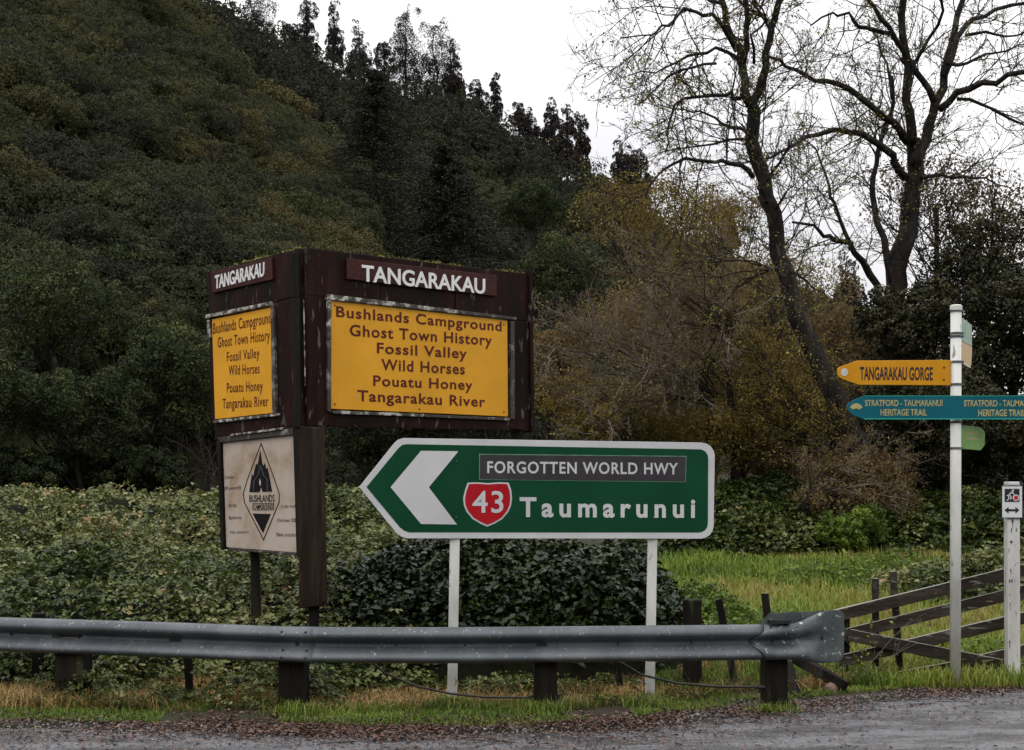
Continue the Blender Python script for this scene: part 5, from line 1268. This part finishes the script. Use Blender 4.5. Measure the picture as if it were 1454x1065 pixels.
board(FS2, [(1370, 614), (1388, 615.5), (1388, 617.5), (1370, 616)], .011, .013, 'print', M['gold'], pg, 0)
board(FS2, [(1371, 622), (1387, 623), (1387, 625), (1371, 624)], .011, .013, 'print', M['gold'], pg, 0)

# ------------------------------------------------------------------ cycle trail marker post
YM = 13.75
cpz = empty('cycle_trail_marker', P(1437, 965, YM), 'white peeling square post with a small cycle route sign at the right edge', 'marker post')
a0 = P(1437.5, 970, YM); a0[2] = -.2; a1 = P(1436.5, 684.5, YM)
MB().beam(a0, a1, .128, .11, up=(0, 1, 0)).build('post', M['post_peel'], cpz, bevel=.006)
MB().box(P(1436.3, 686.5, YM), (.112, .12, .035)).build('cap', M['white'], cpz, bevel=.006)
FC = Frame((0, YM - .075, 0), (1, 0))
def cq(x, y): return (1380 + x / 5.324, 660 + y / 5.324)
bp_ = board(FC, [cq(223, 157), cq(385, 157), cq(385, 404), cq(223, 404)], -.012, 0, 'plate', M['black'], cpz, .002)
board(FC, [cq(229, 163), cq(379, 163), cq(379, 398), cq(229, 398)], .0005, .003, 'plate_face', M['white'], bp_, 0)
board(FC, [cq(247, 182), cq(358, 182), cq(358, 280), cq(247, 280)], .0035, .006, 'pictogram_ground', M['black'], bp_, 0)
board(FC, [cq(245, 343), cq(276, 318), cq(276, 335), cq(328, 335), cq(328, 318), cq(358, 343), cq(328, 367), cq(328, 351), cq(276, 351), cq(276, 367)], .0035, .006, 'double_arrow', M['black'], bp_, 0)
def circ(cx, cy, r, a0=0, a1=360, n=16): return [cq(cx + r * math.cos(R(a0 + (a1 - a0) * i / n)), cy - r * math.sin(R(a0 + (a1 - a0) * i / n))) for i in range(n + (a1 - a0 < 360))]
MB().prism(FC, pq(FC, circ(331, 249, 25)), .0065, .009).build('wheel', M['white'], bp_)
MB().prism(FC, pq(FC, circ(331, 249, 17)), .0095, .012).build('wheel', M['signal_red'], bp_)
o_, i_ = circ(258, 249, 23, -80, 80, 8), circ(258, 249, 16, -80, 80, 8)
mb = MB()
for i in range(8): mb.prism(FC, pq(FC, [o_[i], o_[i + 1], i_[i + 1], i_[i]]), .0065, .009)
for l_ in ([(276, 228), (300, 206)], [(276, 228), (296, 240)], [(296, 240), (290, 262)], [(300, 206), (316, 222)]):
    (x0, y0), (x1, y1) = l_; dx, dy = x1 - x0, y1 - y0; q = math.hypot(dx, dy); nx_, ny_ = -dy / q * 4, dx / q * 4
    mb.prism(FC, pq(FC, [cq(x0 + nx_, y0 + ny_), cq(x1 + nx_, y1 + ny_), cq(x1 - nx_, y1 - ny_), cq(x0 - nx_, y0 - ny_)]), .0065, .009)
mb.build('rider', M['white'], bp_)
MB().prism(FC, pq(FC, circ(308, 195, 8)), .0065, .009).build('rider_head', M['white'], bp_)
mb = MB()   # faded marks on the post
for x, y, w_, h_ in ((305, 495, 3, 18), (302, 582, 12, 4), (305, 586, 3, 14), (300, 800, 4, 10), (290, 880, 5, 12), (308, 878, 5, 12)):
    mb.prism(FC, pq(FC, [cq(x - w_, y - h_), cq(x + w_, y - h_), cq(x + w_, y + h_), cq(x - w_, y + h_)]), -.0195, -.0175)
mb.build('worn_mark', M['ink_faded'], cpz)
